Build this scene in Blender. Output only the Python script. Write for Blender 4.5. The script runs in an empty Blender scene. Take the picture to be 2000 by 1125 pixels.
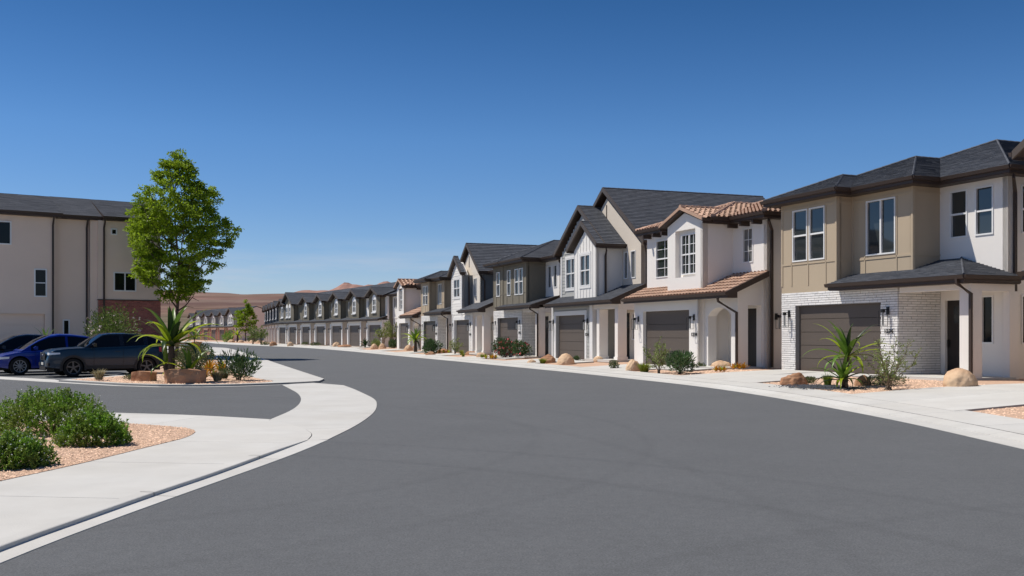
import bpy, bmesh, math, random
import numpy as np
from mathutils import Vector, Matrix, Quaternion, noise
R = math.radians
random.seed(7)
scene = bpy.context.scene
COL = scene.collection

# ---------------------------------------------------------------- camera, sky, sun, exposure
cd = bpy.data.cameras.new('camera'); cam = bpy.data.objects.new('camera', cd); COL.objects.link(cam)
cam.location = (0, 0, 1.63); cam.rotation_euler = (R(90), 0, 0)
cd.lens = 35; cd.sensor_width = 36; cd.shift_y = 0.04525; cd.clip_start = .1; cd.clip_end = 9000
scene.camera = cam
SUN_EL, SUN_DIR = 58.0, Vector((-.987, .157, 0)).normalized()
S = Vector((SUN_DIR.x*math.cos(R(SUN_EL)), SUN_DIR.y*math.cos(R(SUN_EL)), math.sin(R(SUN_EL))))
W = bpy.data.worlds.new('World'); scene.world = W; W.use_nodes = True
nt = W.node_tree; bg = nt.nodes['Background']
sky = nt.nodes.new('ShaderNodeTexSky'); sky.sky_type = 'NISHITA'; sky.sun_disc = False
sky.sun_elevation = R(SUN_EL); sky.sun_rotation = math.atan2(S.x, S.y)
sky.air_density = 1.0; sky.dust_density = .25; sky.ozone_density = 1.6; sky.altitude = 900
hs = nt.nodes.new('ShaderNodeHueSaturation'); hs.inputs['Saturation'].default_value = 1.25; hs.inputs['Value'].default_value = 1.25
nt.links.new(sky.outputs[0], hs.inputs['Color'])
# the polarised dry desert air: deeper blue with height, the same all the way round
tg = nt.nodes.new('ShaderNodeTexCoord'); sg = nt.nodes.new('ShaderNodeSeparateXYZ'); rg = nt.nodes.new('ShaderNodeValToRGB'); mg = nt.nodes.new('ShaderNodeMix'); mg.data_type = 'RGBA'; mg.blend_type = 'MULTIPLY'; mg.inputs['Factor'].default_value = 1
nt.links.new(tg.outputs['Generated'], sg.inputs[0]); nt.links.new(sg.outputs['Z'], rg.inputs[0]); e_ = rg.color_ramp.elements
e_[0].position = 0.0; e_[0].color = (.72, .74, .99, 1); e_[1].position = .34; e_[1].color = (.33, .52, .68, 1)
for p_, c_ in ((.09, (.66, .75, .96)), (.19, (.62, .76, .95))): x_ = e_.new(p_); x_.color = (*c_, 1)
nt.links.new(hs.outputs[0], mg.inputs['A']); nt.links.new(rg.outputs[0], mg.inputs['B'])
# thin cirrus low in the sky, all the way round
tc = nt.nodes.new('ShaderNodeTexCoord'); mp = nt.nodes.new('ShaderNodeMapping'); mp.inputs['Scale'].default_value = (3.0, 3.0, 26.0)
nz = nt.nodes.new('ShaderNodeTexNoise'); nz.inputs['Scale'].default_value = 2.2; nz.inputs['Detail'].default_value = 7; nz.inputs['Roughness'].default_value = .6
cr = nt.nodes.new('ShaderNodeMapRange'); cr.inputs[1].default_value = .46; cr.inputs[2].default_value = .72; cr.inputs[3].default_value = 0; cr.inputs[4].default_value = .7
sp = nt.nodes.new('ShaderNodeSeparateXYZ')
lo = nt.nodes.new('ShaderNodeMapRange'); lo.interpolation_type = 'SMOOTHSTEP'
lo.inputs[1].default_value = .03; lo.inputs[2].default_value = .11; lo.inputs[3].default_value = 1; lo.inputs[4].default_value = 0
ml = nt.nodes.new('ShaderNodeMath'); ml.operation = 'MULTIPLY'
mx = nt.nodes.new('ShaderNodeMix'); mx.data_type = 'RGBA'; mx.inputs['B'].default_value = (6.5, 7.0, 8.0, 1)
nt.links.new(tc.outputs['Generated'], mp.inputs[0]); nt.links.new(mp.outputs[0], nz.inputs['Vector'])
nt.links.new(nz.outputs['Fac'], cr.inputs[0]); nt.links.new(tc.outputs['Generated'], sp.inputs[0]); nt.links.new(sp.outputs['Z'], lo.inputs[0])
nt.links.new(cr.outputs[0], ml.inputs[0]); nt.links.new(lo.outputs[0], ml.inputs[1]); nt.links.new(ml.outputs[0], mx.inputs['Factor'])
nt.links.new(mg.outputs['Result'], mx.inputs['A']); nt.links.new(mx.outputs['Result'], bg.inputs['Color'])
bg.inputs['Strength'].default_value = .085
sd = bpy.data.lights.new('sun', 'SUN'); sun = bpy.data.objects.new('sun', sd); COL.objects.link(sun)
sd.energy = 4.75; sd.angle = R(.55); sd.color = (1.0, .935, .845)
sun.rotation_euler = (-S).to_track_quat('-Z', 'Y').to_euler()
scene.view_settings.view_transform = 'Standard'; scene.view_settings.look = 'None'
scene.view_settings.exposure = 0.0; scene.view_settings.gamma = 1.0
scene.render.engine = 'CYCLES'; scene.cycles.max_bounces = 10; scene.cycles.diffuse_bounces = 8; scene.cycles.use_denoising = True

# ---------------------------------------------------------------- materials
MATS = {}
def mat(name, col, rough=.8, var=.0, vscale=1.5, bump=.0, bscale=40, spec=.3, island=0, objvar=0, metal=0, trans=0, col2=None, c2scale=.8, coat=0, stretch=None):
    m = bpy.data.materials.new(name); m.use_nodes = True; n = m.node_tree; b = n.nodes['Principled BSDF']; L = n.links.new
    b.inputs['Base Color'].default_value = (*col, 1); b.inputs['Roughness'].default_value = rough
    b.inputs['Specular IOR Level'].default_value = spec; b.inputs['Metallic'].default_value = metal
    if coat: b.inputs['Coat Weight'].default_value = coat; b.inputs['Coat Roughness'].default_value = .03
    g = n.nodes.new('ShaderNodeNewGeometry'); pos = g.outputs['Position']
    if stretch:
        mm = n.nodes.new('ShaderNodeMapping'); mm.inputs['Scale'].default_value = stretch; L(pos, mm.inputs[0]); pos = mm.outputs[0]
    out = None
    if col2:
        t = n.nodes.new('ShaderNodeTexNoise'); t.inputs['Scale'].default_value = c2scale; t.inputs['Detail'].default_value = 5; L(pos, t.inputs['Vector'])
        r = n.nodes.new('ShaderNodeMapRange'); r.inputs[1].default_value = .38; r.inputs[2].default_value = .62; L(t.outputs['Fac'], r.inputs[0])
        x = n.nodes.new('ShaderNodeMix'); x.data_type = 'RGBA'; x.inputs['A'].default_value = (*col, 1); x.inputs['B'].default_value = (*col2, 1); L(r.outputs[0], x.inputs['Factor']); out = x.outputs['Result']
    def mul(fac_out, lo_, hi_):
        nonlocal out
        r = n.nodes.new('ShaderNodeMapRange'); r.inputs[3].default_value = lo_; r.inputs[4].default_value = hi_; L(fac_out, r.inputs[0])
        x = n.nodes.new('ShaderNodeVectorMath'); x.operation = 'SCALE'
        if out is None: x.inputs[0].default_value = col
        else: L(out, x.inputs[0])
        L(r.outputs[0], x.inputs['Scale']); out = x.outputs[0]
    if var:
        t = n.nodes.new('ShaderNodeTexNoise'); t.inputs['Scale'].default_value = vscale; t.inputs['Detail'].default_value = 6; t.inputs['Roughness'].default_value = .65; L(pos, t.inputs['Vector'])
        mul(t.outputs['Fac'], 1-var*1.6, 1+var*1.6)
    if island: mul(g.outputs['Random Per Island'], 1-island, 1+island)
    if objvar:
        o = n.nodes.new('ShaderNodeObjectInfo'); mul(o.outputs['Random'], 1-objvar, 1+objvar)
    if out: L(out, b.inputs['Base Color'])
    if bump:
        t = n.nodes.new('ShaderNodeTexNoise'); t.inputs['Scale'].default_value = bscale; t.inputs['Detail'].default_value = 4; L(pos, t.inputs['Vector'])
        bp = n.nodes.new('ShaderNodeBump'); bp.inputs['Strength'].default_value = bump; bp.inputs['Distance'].default_value = .02; L(t.outputs['Fac'], bp.inputs['Height']); L(bp.outputs[0], b.inputs['Normal'])
    if trans:
        tr = n.nodes.new('ShaderNodeBsdfTranslucent'); 
        if out: L(out, tr.inputs['Color'])
        else: tr.inputs['Color'].default_value = (*col, 1)
        ms = n.nodes.new('ShaderNodeMixShader'); ms.inputs[0].default_value = trans
        L(b.outputs[0], ms.inputs[1]); L(tr.outputs[0], ms.inputs[2]); L(ms.outputs[0], n.nodes['Material Output'].inputs[0])
    MATS[name] = m; return m
mat('stucco_white', (.80, .765, .715), .9, var=.03, vscale=.6, bump=.25, bscale=70)
mat('stucco_cream', (.72, .66, .58), .9, var=.03, vscale=.6, bump=.25, bscale=70)
mat('stucco_beige', (.64, .57, .48), .9, var=.03, vscale=.6, bump=.25, bscale=70)
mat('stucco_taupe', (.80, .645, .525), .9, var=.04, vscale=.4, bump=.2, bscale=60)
mat('khaki', (.45, .365, .26), .75, var=.03, vscale=1, bump=.04, bscale=90)
mat('dark_khaki', (.20, .178, .135), .75, var=.04, vscale=1)
mat('grey_siding', (.38, .38, .36), .7, var=.03, vscale=2, objvar=.05)
mat('blue_siding', (.16, .175, .19), .7, var=.03, vscale=2)
mat('white_siding', (.78, .76, .72), .7, var=.03, vscale=2, objvar=.03)
mat('white_trim', (.74, .73, .71), .6)
mat('window_white', (.78, .78, .77), .45)
mat('brown_trim', (.050, .034, .027), .5, spec=.4)
mat('bronze', (.085, .068, .055), .5, spec=.4)
mat('garage', (.100, .081, .067), .55, var=.04, vscale=1.2, spec=.4)
mat('door_dark', (.025, .021, .019), .45, spec=.4)
mat('black_metal', (.012, .012, .012), .45, spec=.5)
mat('mortar', (.27, .26, .25), .95, bump=.2)
mat('white_brick', (.76, .745, .72), .85, var=.08, vscale=14, bump=.35, bscale=45, island=.07, objvar=.07)
mat('red_brick', (.36, .12, .095), .9, var=.1, vscale=9, bump=.3, bscale=40, island=.25)
mat('mortar_red', (.40, .30, .26), .95)
mat('shingle', (.096, .103, .118), .9, var=.12, vscale=9, bump=.5, bscale=80, island=.15, objvar=.15, spec=.2)
mat('tile', (.47, .31, .225), .85, var=.14, vscale=5, bump=.15, bscale=50, island=.20, objvar=.2, spec=.2)
mat('tile_under', (.16, .08, .05), .9)
mat('glass', (.030, .036, .038), .03, spec=.8)
mat('glass_dark', (.010, .012, .012), .03, spec=.22)
mat('glass_curtain', (.12, .125, .12), .05, spec=.8, var=.15, vscale=1.5)
mat('lamp_glass', (.30, .31, .31), .05, spec=.8)
mat('asphalt', (.137, .142, .146), .88, var=.09, vscale=.5, bump=.55, bscale=160, spec=.25)
mat('concrete', (.575, .565, .53), .88, var=.085, vscale=1.3, bump=.2, bscale=60, spec=.25, objvar=.045, col2=(.545, .53, .49), c2scale=.5)
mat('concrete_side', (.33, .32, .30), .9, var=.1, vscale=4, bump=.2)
mat('gravel', (.62, .42, .29), .95, var=.2, vscale=26, bump=1.0, bscale=48, col2=(.54, .36, .26), c2scale=9)
mat('pebble', (.68, .47, .335), .9, island=.38)
mat('black_pebble', (.05, .055, .065), .8, island=.4)
mat('boulder', (.68, .49, .32), .9, var=.14, vscale=3, bump=.6, bscale=12, col2=(.56, .37, .23), c2scale=2.2)
mat('boulder_red', (.36, .18, .095), .9, var=.2, vscale=3, bump=.6, bscale=10, col2=(.42, .24, .14), c2scale=2.5)
mat('bark', (.085, .06, .045), .9, var=.2, vscale=8, bump=.5, bscale=25)
mat('bark_pale', (.20, .16, .11), .9, var=.2, vscale=8)
mat('leaf_tree', (.25, .36, .02), .5, island=.45, trans=.5)
mat('leaf_bush', (.19, .36, .035), .5, island=.5, trans=.35, col2=(.19, .26, .05), c2scale=4)
mat('leaf_dark', (.06, .12, .035), .4, island=.4, trans=.18, spec=.5)
mat('leaf_grey', (.13, .155, .07), .6, island=.35, trans=.25)
mat('leaf_wisp', (.24, .30, .09), .6, island=.35, trans=.3)
mat('leaf_lime', (.22, .27, .03), .6, island=.3, trans=.3)
mat('leaf_straw', (.34, .30, .17), .7, island=.3, trans=.2)
mat('sword', (.12, .22, .03), .4, objvar=.35, trans=.3, spec=.5)
mat('sword_yellow', (.36, .47, .025), .4, objvar=.2, trans=.35, spec=.4)
mat('sword_dark', (.022, .05, .014), .4, objvar=.3, trans=.15, spec=.5)
mat('gold_leaf', (.45, .22, .02), .5, island=.3, trans=.3, objvar=.3)
mat('flower_white', (.75, .78, .72), .7)
mat('flower_pink', (.62, .12, .14), .6, island=.3)
mat('blossom', (.58, .47, .45), .8, island=.15)
mat('dead_leaf', (.30, .22, .15), .9, island=.2)
mat('terracotta', (.50, .20, .06), .8, var=.1)
mat('scrub_ground', (.30, .22, .155), 1, var=.2, vscale=.05)
mat('rubber', (.012, .012, .012), .8)
mat('rim_dark', (.10, .10, .105), .35, metal=.8, spec=.5)
mat('rim_light', (.62, .62, .63), .3, metal=.7)
mat('rim_grey', (.27, .27, .28), .35, metal=.6)
mat('paint_navy', (.004, .021, .044), .3, coat=.35, metal=.0, spec=.3)
mat('paint_blue', (.002, .020, .22), .3, coat=.45, metal=.0, spec=.3)
mat('paint_black', (.010, .011, .013), .2, coat=.5)
mat('car_glass', (.006, .008, .010), .03, spec=.25)
mat('cladding', (.035, .032, .030), .6)
mat('chrome', (.75, .75, .76), .12, metal=1)
mat('lamp_white', (.72, .74, .76), .1, spec=.9)
mat('tail_red', (.45, .012, .01), .2, spec=.8)
mat('leaf_olive', (.10, .15, .03), .6, island=.4, trans=.35)
mat('plate', (.6, .58, .52), .6)
mat('roof_cap', (.092, .098, .112), .9, island=.2)

def hill_mat(name, cols, zscale):
    m = bpy.data.materials.new(name); m.use_nodes = True; n = m.node_tree; b = n.nodes['Principled BSDF']; L = n.links.new
    b.inputs['Roughness'].default_value = 1; b.inputs['Specular IOR Level'].default_value = .05
    g = n.nodes.new('ShaderNodeNewGeometry'); s_ = n.nodes.new('ShaderNodeSeparateXYZ'); L(g.outputs['Position'], s_.inputs[0])
    t = n.nodes.new('ShaderNodeTexNoise'); t.inputs['Scale'].default_value = .012; t.inputs['Detail'].default_value = 8; L(g.outputs['Position'], t.inputs['Vector'])
    a = n.nodes.new('ShaderNodeMath'); a.operation = 'MULTIPLY_ADD'; a.inputs[1].default_value = zscale*.09; L(t.outputs['Fac'], a.inputs[0]); L(s_.outputs['Z'], a.inputs[2])
    r = n.nodes.new('ShaderNodeMapRange'); r.inputs[1].default_value = 0; r.inputs[2].default_value = zscale; L(a.outputs[0], r.inputs[0])
    c = n.nodes.new('ShaderNodeValToRGB'); e = c.color_ramp.elements
    e[0].position = cols[0][0]; e[0].color = (*cols[0][1], 1); e[1].position = cols[-1][0]; e[1].color = (*cols[-1][1], 1)
    for p_, q in cols[1:-1]:
        x = e.new(p_); x.color = (*q, 1)
    L(r.outputs[0], c.inputs[0])
    t2 = n.nodes.new('ShaderNodeTexNoise'); t2.inputs['Scale'].default_value = .07; t2.inputs['Detail'].default_value = 9; t2.inputs['Roughness'].default_value = .75; mpp = n.nodes.new('ShaderNodeMapping'); mpp.inputs['Scale'].default_value = (.1, .1, 4.5); L(g.outputs['Position'], mpp.inputs[0]); L(mpp.outputs[0], t2.inputs['Vector'])
    r2 = n.nodes.new('ShaderNodeMapRange'); r2.inputs[1].default_value = .3; r2.inputs[2].default_value = .7; r2.inputs[3].default_value = .38; r2.inputs[4].default_value = 1.2; L(t2.outputs['Fac'], r2.inputs[0])
    v = n.nodes.new('ShaderNodeVectorMath'); v.operation = 'SCALE'; L(c.outputs[0], v.inputs[0]); L(r2.outputs[0], v.inputs['Scale']); L(v.outputs[0], b.inputs['Base Color'])
    MATS[name] = m
hill_mat('mesa', [(.0, (.20, .165, .11)), (.3, (.21, .17, .12)), (.42, (.24, .15, .12)), (.5, (.26, .175, .14)), (.56, (.15, .095, .085)), (.60, (.27, .195, .16)), (.70, (.23, .14, .115)), (.75, (.29, .20, .16)), (.84, (.16, .088, .075)), (.88, (.31, .21, .165)), (.95, (.17, .10, .085)), (1, (.28, .20, .15))], 62)
hill_mat('red_peak', [(0, (.33, .22, .18)), (.4, (.38, .22, .18)), (.55, (.31, .16, .135)), (.7, (.43, .26, .21)), (1, (.38, .22, .18))], 150)

# asphalt: arcs of tyre marks and fine chips
def asphalt_detail():
    m = MATS['asphalt']; n = m.node_tree; b = n.nodes['Principled BSDF']; L = n.links.new
    src = b.inputs['Base Color'].links[0].from_socket
    g = n.nodes.new('ShaderNodeNewGeometry')
    cur = src
    def emul(fac_socket, lo_, hi_, a0, a1):
        nonlocal cur
        r = n.nodes.new('ShaderNodeMapRange'); r.inputs[1].default_value = a0; r.inputs[2].default_value = a1; r.inputs[3].default_value = lo_; r.inputs[4].default_value = hi_
        L(fac_socket, r.inputs[0]); v = n.nodes.new('ShaderNodeVectorMath'); v.operation = 'SCALE'; L(cur, v.inputs[0]); L(r.outputs[0], v.inputs['Scale']); cur = v.outputs[0]
    t = n.nodes.new('ShaderNodeTexNoise'); t.inputs['Scale'].default_value = 55; t.inputs['Detail'].default_value = 3; L(g.outputs['Position'], t.inputs['Vector'])
    emul(t.outputs['Fac'], .76, 1.24, .3, .7)
    t = n.nodes.new('ShaderNodeTexNoise'); t.inputs['Scale'].default_value = 190; t.inputs['Detail'].default_value = 2; L(g.outputs['Position'], t.inputs['Vector'])
    emul(t.outputs['Fac'], .86, 1.5, .5, .78)
    t = n.nodes.new('ShaderNodeTexNoise'); t.inputs['Scale'].default_value = 9; t.inputs['Detail'].default_value = 6; t.inputs['Roughness'].default_value = .7; L(g.outputs['Position'], t.inputs['Vector'])
    emul(t.outputs['Fac'], .9, 1.1, .3, .7)
    for cx, cy, rad, wd, dk in ((-7.5, 2.0, 12.3, .11, .93), (-7.5, 2.0, 13.9, .11, .935), (-9.0, 16.0, 9.4, .1, .95), (-9.0, 16.0, 11.1, .1, .95), (12, -6, 15.5, .12, .94), (12, -6, 17.1, .12, .945), (-20, 8, 22.5, .13, .95)):
        d = n.nodes.new('ShaderNodeVectorMath'); d.operation = 'DISTANCE'; L(g.outputs['Position'], d.inputs[0]); d.inputs[1].default_value = (cx, cy, 0)
        s_ = n.nodes.new('ShaderNodeMath'); s_.operation = 'SUBTRACT'; L(d.outputs['Value'], s_.inputs[0]); s_.inputs[1].default_value = rad
        a = n.nodes.new('ShaderNodeMath'); a.operation = 'ABSOLUTE'; L(s_.outputs[0], a.inputs[0])
        emul(a.outputs[0], dk, 1.0, wd*.4, wd*1.3)
    L(cur, b.inputs['Base Color'])
asphalt_detail()

# ---------------------------------------------------------------- helpers
class MB:
    def __init__(s): s.v = []; s.f = []; s.m = []
    def poly(s, pts, mi=0):
        i = len(s.v); s.v += [tuple(p) for p in pts]; s.f.append(tuple(range(i, i+len(pts)))); s.m.append(mi)
    def box(s, x0, x1, y0, y1, z0, z1, mi=0):
        i = len(s.v); s.v += [(x, y, z) for z in (z0, z1) for y in (y0, y1) for x in (x0, x1)]
        for q in ((0,2,3,1),(4,5,7,6),(0,1,5,4),(2,6,7,3),(0,4,6,2),(1,3,7,5)): s.f.append(tuple(i+k for k in q)); s.m.append(mi)
    def prism(s, pts, vec, mi=0):
        n_ = len(pts); i = len(s.v); v = Vector(vec); s.v += [tuple(p) for p in pts] + [tuple(Vector(p)+v) for p in pts]
        s.f.append(tuple(range(i+n_-1, i-1, -1))); s.f.append(tuple(range(i+n_, i+2*n_))); s.m += [mi, mi]
        for k in range(n_): a = i+k; b = i+(k+1) % n_; s.f.append((a, b, b+n_, a+n_)); s.m.append(mi)
    def tube(s, path, r, n_=6, mi=0, r1=None, square=False):
        path = [Vector(p) for p in path]; r1 = r if r1 is None else r1; rings = []
        for k, p in enumerate(path):
            d = (path[min(k+1, len(path)-1)]-path[max(k-1, 0)]).normalized()
            a = d.cross(Vector((0, 0, 1)) if abs(d.z) < .9 else Vector((1, 0, 0))).normalized(); b = d.cross(a)
            rr = r+(r1-r)*k/max(1, len(path)-1); i = len(s.v); rings.append(i)
            for j in range(n_):
                t = 2*math.pi*(j+(.5 if square else 0))/n_; s.v.append(tuple(p+(a*math.cos(t)+b*math.sin(t))*rr))
        for k in range(len(rings)-1):
            for j in range(n_):
                a, b = rings[k], rings[k+1]; j2 = (j+1) % n_; s.f.append((a+j, a+j2, b+j2, b+j)); s.m.append(mi)
        s.f.append(tuple(rings[0]+j for j in range(n_))); s.f.append(tuple(rings[-1]+j for j in range(n_-1, -1, -1))); s.m += [mi, mi]
    def mesh(s, name, mats):
        me = bpy.data.meshes.new(name); me.from_pydata(s.v, [], s.f)
        for m in ([mats] if isinstance(mats, str) else mats): me.materials.append(MATS[m])
        me.polygons.foreach_set('material_index', s.m); me.update(); return me
    def build(s, name, mats, parent=None, smooth=False, **kw):
        me = s.mesh(name, mats)
        if smooth: me.polygons.foreach_set('use_smooth', [True]*len(me.polygons))
        return link(name, me, parent, **kw)
def link(name, data, parent=None, **kw):
    o = bpy.data.objects.new(name, data); COL.objects.link(o)
    if parent: o.parent = parent
    for k, v in kw.items(): o[k] = v
    return o
def thing(name, label, category, loc=(0, 0, 0), rz=0, group=None, data=None):
    o = link(name, data); o.location = loc; o.rotation_euler = (0, 0, rz); o['label'] = label; o['category'] = category
    if group: o['group'] = group
    return o
def fixn(o):
    bm = bmesh.new(); bm.from_mesh(o.data); bmesh.ops.recalc_face_normals(bm, faces=bm.faces); bm.to_mesh(o.data); bm.free(); return o
def quads_np(name, Q, mt, parent=None, **kw):
    """Q: (N,k,3) array of separate k-gons in one mesh"""
    Q = np.asarray(Q, dtype=np.float32); N, K = Q.shape[:2]; me = bpy.data.meshes.new(name)
    me.vertices.add(N*K); me.vertices.foreach_set('co', Q.ravel()); me.loops.add(N*K); me.loops.foreach_set('vertex_index', np.arange(N*K, dtype=np.int32))
    me.polygons.add(N); me.polygons.foreach_set('loop_start', np.arange(0, N*K, K, dtype=np.int32)); me.materials.append(MATS[mt]); me.update(calc_edges=True); me.validate()
    return link(name, me, parent, **kw)
def interp(tab, x):
    if x <= tab[0][0]: return tab[0][1]
    for (a, b), (c, d) in zip(tab, tab[1:]):
        if x <= c: return b+(d-b)*(x-a)/(c-a)
    return tab[-1][1]
# ---------------------------------------------------------------- house pieces (local frame: x along the facade, y depth away from the street, z up)
def clip_rows(P2, t):
    xs = []
    for a, b in zip(P2, P2[1:]+P2[:1]):
        if (a[1]-t)*(b[1]-t) <= 0 and abs(a[1]-b[1]) > 1e-6:
            xs.append(a[0]+(b[0]-a[0])*(t-a[1])/(b[1]-a[1]))
    return (min(xs), max(xs)) if len(xs) > 1 else None
def slope(parent, poly, kind='shingle', thick=.13, indiv=0, detail=1.0, under='brown_trim'):
    P = [Vector(p) for p in poly]; s_ = (P[1]-P[0]).normalized(); nr = (P[1]-P[0]).cross(P[-1]-P[0]).normalized()
    if nr.z < 0: nr = -nr
    t_ = nr.cross(s_).normalized()
    if (sum(P, Vector())/len(P)-P[0]).dot(t_) < 0: t_ = -t_
    m = MB(); m.prism([p-nr*.012 for p in P], (0, 0, -thick)); deck = fixn(m.build('roof_deck', under, parent))
    P2 = [((p-P[0]).dot(s_), (p-P[0]).dot(t_)) for p in P]; H = max(p[1] for p in P2)
    c3 = lambda a, b, h: P[0]+s_*a+t_*b+nr*h
    st = MB(); count = 0
    if kind == 'shingle':
        ex = .165*min(detail, 1.35); tw = .30*detail; k = 0; y = -.02
        while y < H-.02:
            b0 = clip_rows(P2, max(y, .001)); b1 = clip_rows(P2, min(y+ex, H-.003))
            y2 = min(y+ex*1.04, H)
            if b0 and b1:
                x = b0[0]-random.random()*tw
                while x < b0[1]-.01:
                    w = tw*random.choice((.7, 1, 1, 1.3)); xa, xb = max(x, b0[0]), min(x+w, b0[1])
                    if xb-xa > .015:
                        ua, ub = min(max(xa, b1[0]), b1[1]), min(max(xb, b1[0]), b1[1]); h = .022+random.random()*.007; l = .002
                        q = [c3(xa+.004, y, h), c3(xb-.004, y, h), c3(ub, y2, l), c3(ua, y2, l)]
                        if count < indiv:
                            mm = MB(); mm.poly(q); mm.poly([c3(xa+.004, y, -.012), c3(xb-.004, y, -.012), q[1], q[0]]); mm.poly([c3(xa+.004, y, -.012), q[0], q[3]]); mm.poly([c3(xb-.004, y, -.012), q[2], q[1]])
                            mm.build('shingle', 'shingle', parent); count += 1
                        else: st.poly(q); st.poly([c3(xa+.004, y, -.012), c3(xb-.004, y, -.012), q[1], q[0]])
                    x += w
            y += ex
        if st.f: st.build('shingle_courses', 'shingle', parent, kind='stuff')
    else:
        sp_, ex, r = .25*detail, .36*detail, .085*detail; y = -.05; arcs = 5; meshes = None
        def tl(mm, xc, y0, y1):
            rings = []
            for yy, rr, hh in ((y0, r, .045), (y1, r*.82, .012)):
                rings.append([c3(xc+rr*math.cos(math.pi*j/arcs), yy, hh+rr*.95*math.sin(math.pi*j/arcs)-.02) for j in range(arcs+1)])
            for j in range(arcs): mm.poly([rings[0][j], rings[0][j+1], rings[1][j+1], rings[1][j]])
        while y < H-.05:
            b = clip_rows(P2, min(max(y+ex*.5, .001), H-.01))
            if b:
                x = math.ceil((b[0]+.02)/sp_)*sp_
                while x < b[1]-.0:
                    y1 = min(y+ex*1.12, H)
                    if count < indiv: mm = MB(); tl(mm, x, y, y1); mm.build('roof_tile', 'tile', parent); count += 1
                    else: tl(st, x, y, y1)
                    x += sp_
            y += ex
        m2 = MB(); m2.poly([p+nr*.004 for p in P]); fixn(m2.build('tile_underlay', 'tile_under', parent))
        if st.f: st.build('tile_courses', 'tile', parent, kind='stuff')
    return deck
def ridge(parent, a, b, kind='shingle'):
    m = MB(); a, b = Vector(a), Vector(b); L_ = (b-a).length; n_ = max(1, int(L_/.3)); d = (b-a)/n_
    for k in range(n_):
        if kind == 'shingle': m.tube([a+d*k+Vector((0, 0, .0)), a+d*(k+1.05)+Vector((0, 0, -.008))], .036, 4, square=False)
        else: m.tube([a+d*k, a+d*(k+1.05)], .11, 7, r1=.095)
    m.build('ridge_cap', 'roof_cap' if kind == 'shingle' else 'tile', parent, kind='stuff')
def gutter(parent, pts, name='gutter'):
    """pts: eave corners at fascia top, outer edge"""
    m = MB(); pts = [Vector(p) for p in pts]
    for a, b in zip(pts, pts[1:]):
        d = (b-a).normalized(); o = Vector((d.y, -d.x, 0))
        m.prism([a+o*.002+Vector((0, 0, -.22)), a+o*.002+Vector((0, 0, .0)), a-o*.035, a-o*.035+Vector((0, 0, -.22))], b-a, 0)
        e = d*.06
        m.prism([a-e+o*.003+Vector((0, 0, -.13)), a-e+o*.085+Vector((0, 0, -.115)), a-e+o*.12+Vector((0, 0, -.005)), a-e+o*.003+Vector((0, 0, -.003))], b-a+e*2, 0)
    return fixn(m.build(name, 'brown_trim', parent))
def hip(parent, u0, u1, v0, vend, ze, pitch, kind='shingle', front='hip', inner=.0, k=0, indiv=0, detail=1.0, over=.5, apexpt=None, sides=(1, 1), soff=True):
    """roof over [u0,u1] whose front eave (or rake) is at v0 and whose ridge runs back to vend"""
    c = (u0+u1)/2; hw = (u1-u0)/2; zr = ze+hw*pitch; vr = v0+hw if front == 'hip' else v0
    vend = max(vend, vr+.05)
    if front == 'hip':
        slope(parent, [(u0, v0, ze), (u1, v0, ze), (c, vr, zr)], kind, indiv=indiv, detail=detail)
        ridge(parent, (u1, v0, ze+.03), (c, vr, zr+.03), kind); ridge(parent, (u0, v0, ze+.03), (c, vr, zr+.03), kind)
    if sides[1]: slope(parent, [(u1, v0, ze), (u1, vend, ze), (c, vend, zr), (c, vr, zr)], kind, detail=detail, indiv=indiv, thick=.09 if kind == 'tile' else .13)
    if sides[0]: slope(parent, [(u0, vend, ze), (u0, v0, ze), (c, vr, zr), (c, vend, zr)], kind, detail=detail)
    ridge(parent, (c, vr, zr+.02), (c, vend, zr+.02), kind)
    if front == 'gable':
        for sx, ue in ((-1, u0), (1, u1)):
            m = MB(); a = Vector((ue, v0, ze)); b = Vector((c, v0, zr))
            m.prism([a+Vector((0, -.03, .035)), b+Vector((0, -.03, .035)), b+Vector((0, -.03, -.2 if kind == 'shingle' else -.09)), a+Vector((0, -.03, -.2 if kind == 'shingle' else -.09))], (0, .07, 0)); fixn(m.build('rake_board', 'bronze' if kind == 'shingle' else 'tile', parent))
        gutter(parent, [(u1, v0+.02, ze), (u1, vend, ze)]); gutter(parent, [(u0, vend, ze), (u0, v0+.02, ze)])
    else:
        gutter(parent, [(u0, vend, ze), (u0, v0, ze), (u1, v0, ze), (u1, vend, ze)])
        if soff:
            z = ze-.235-.003*k; m = MB(); m.box(u0+.04, u1-.04, v0+.04, v0+over+.1, z, z+.03); m.box(u1-over-.1, u1-.04, v0+over+.1, vend, z, z+.03); m.box(u0+.04, u0+over+.1, v0+over+.1, vend, z, z+.03)
            m.build('soffit', 'brown_trim', parent)
    return zr
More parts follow.
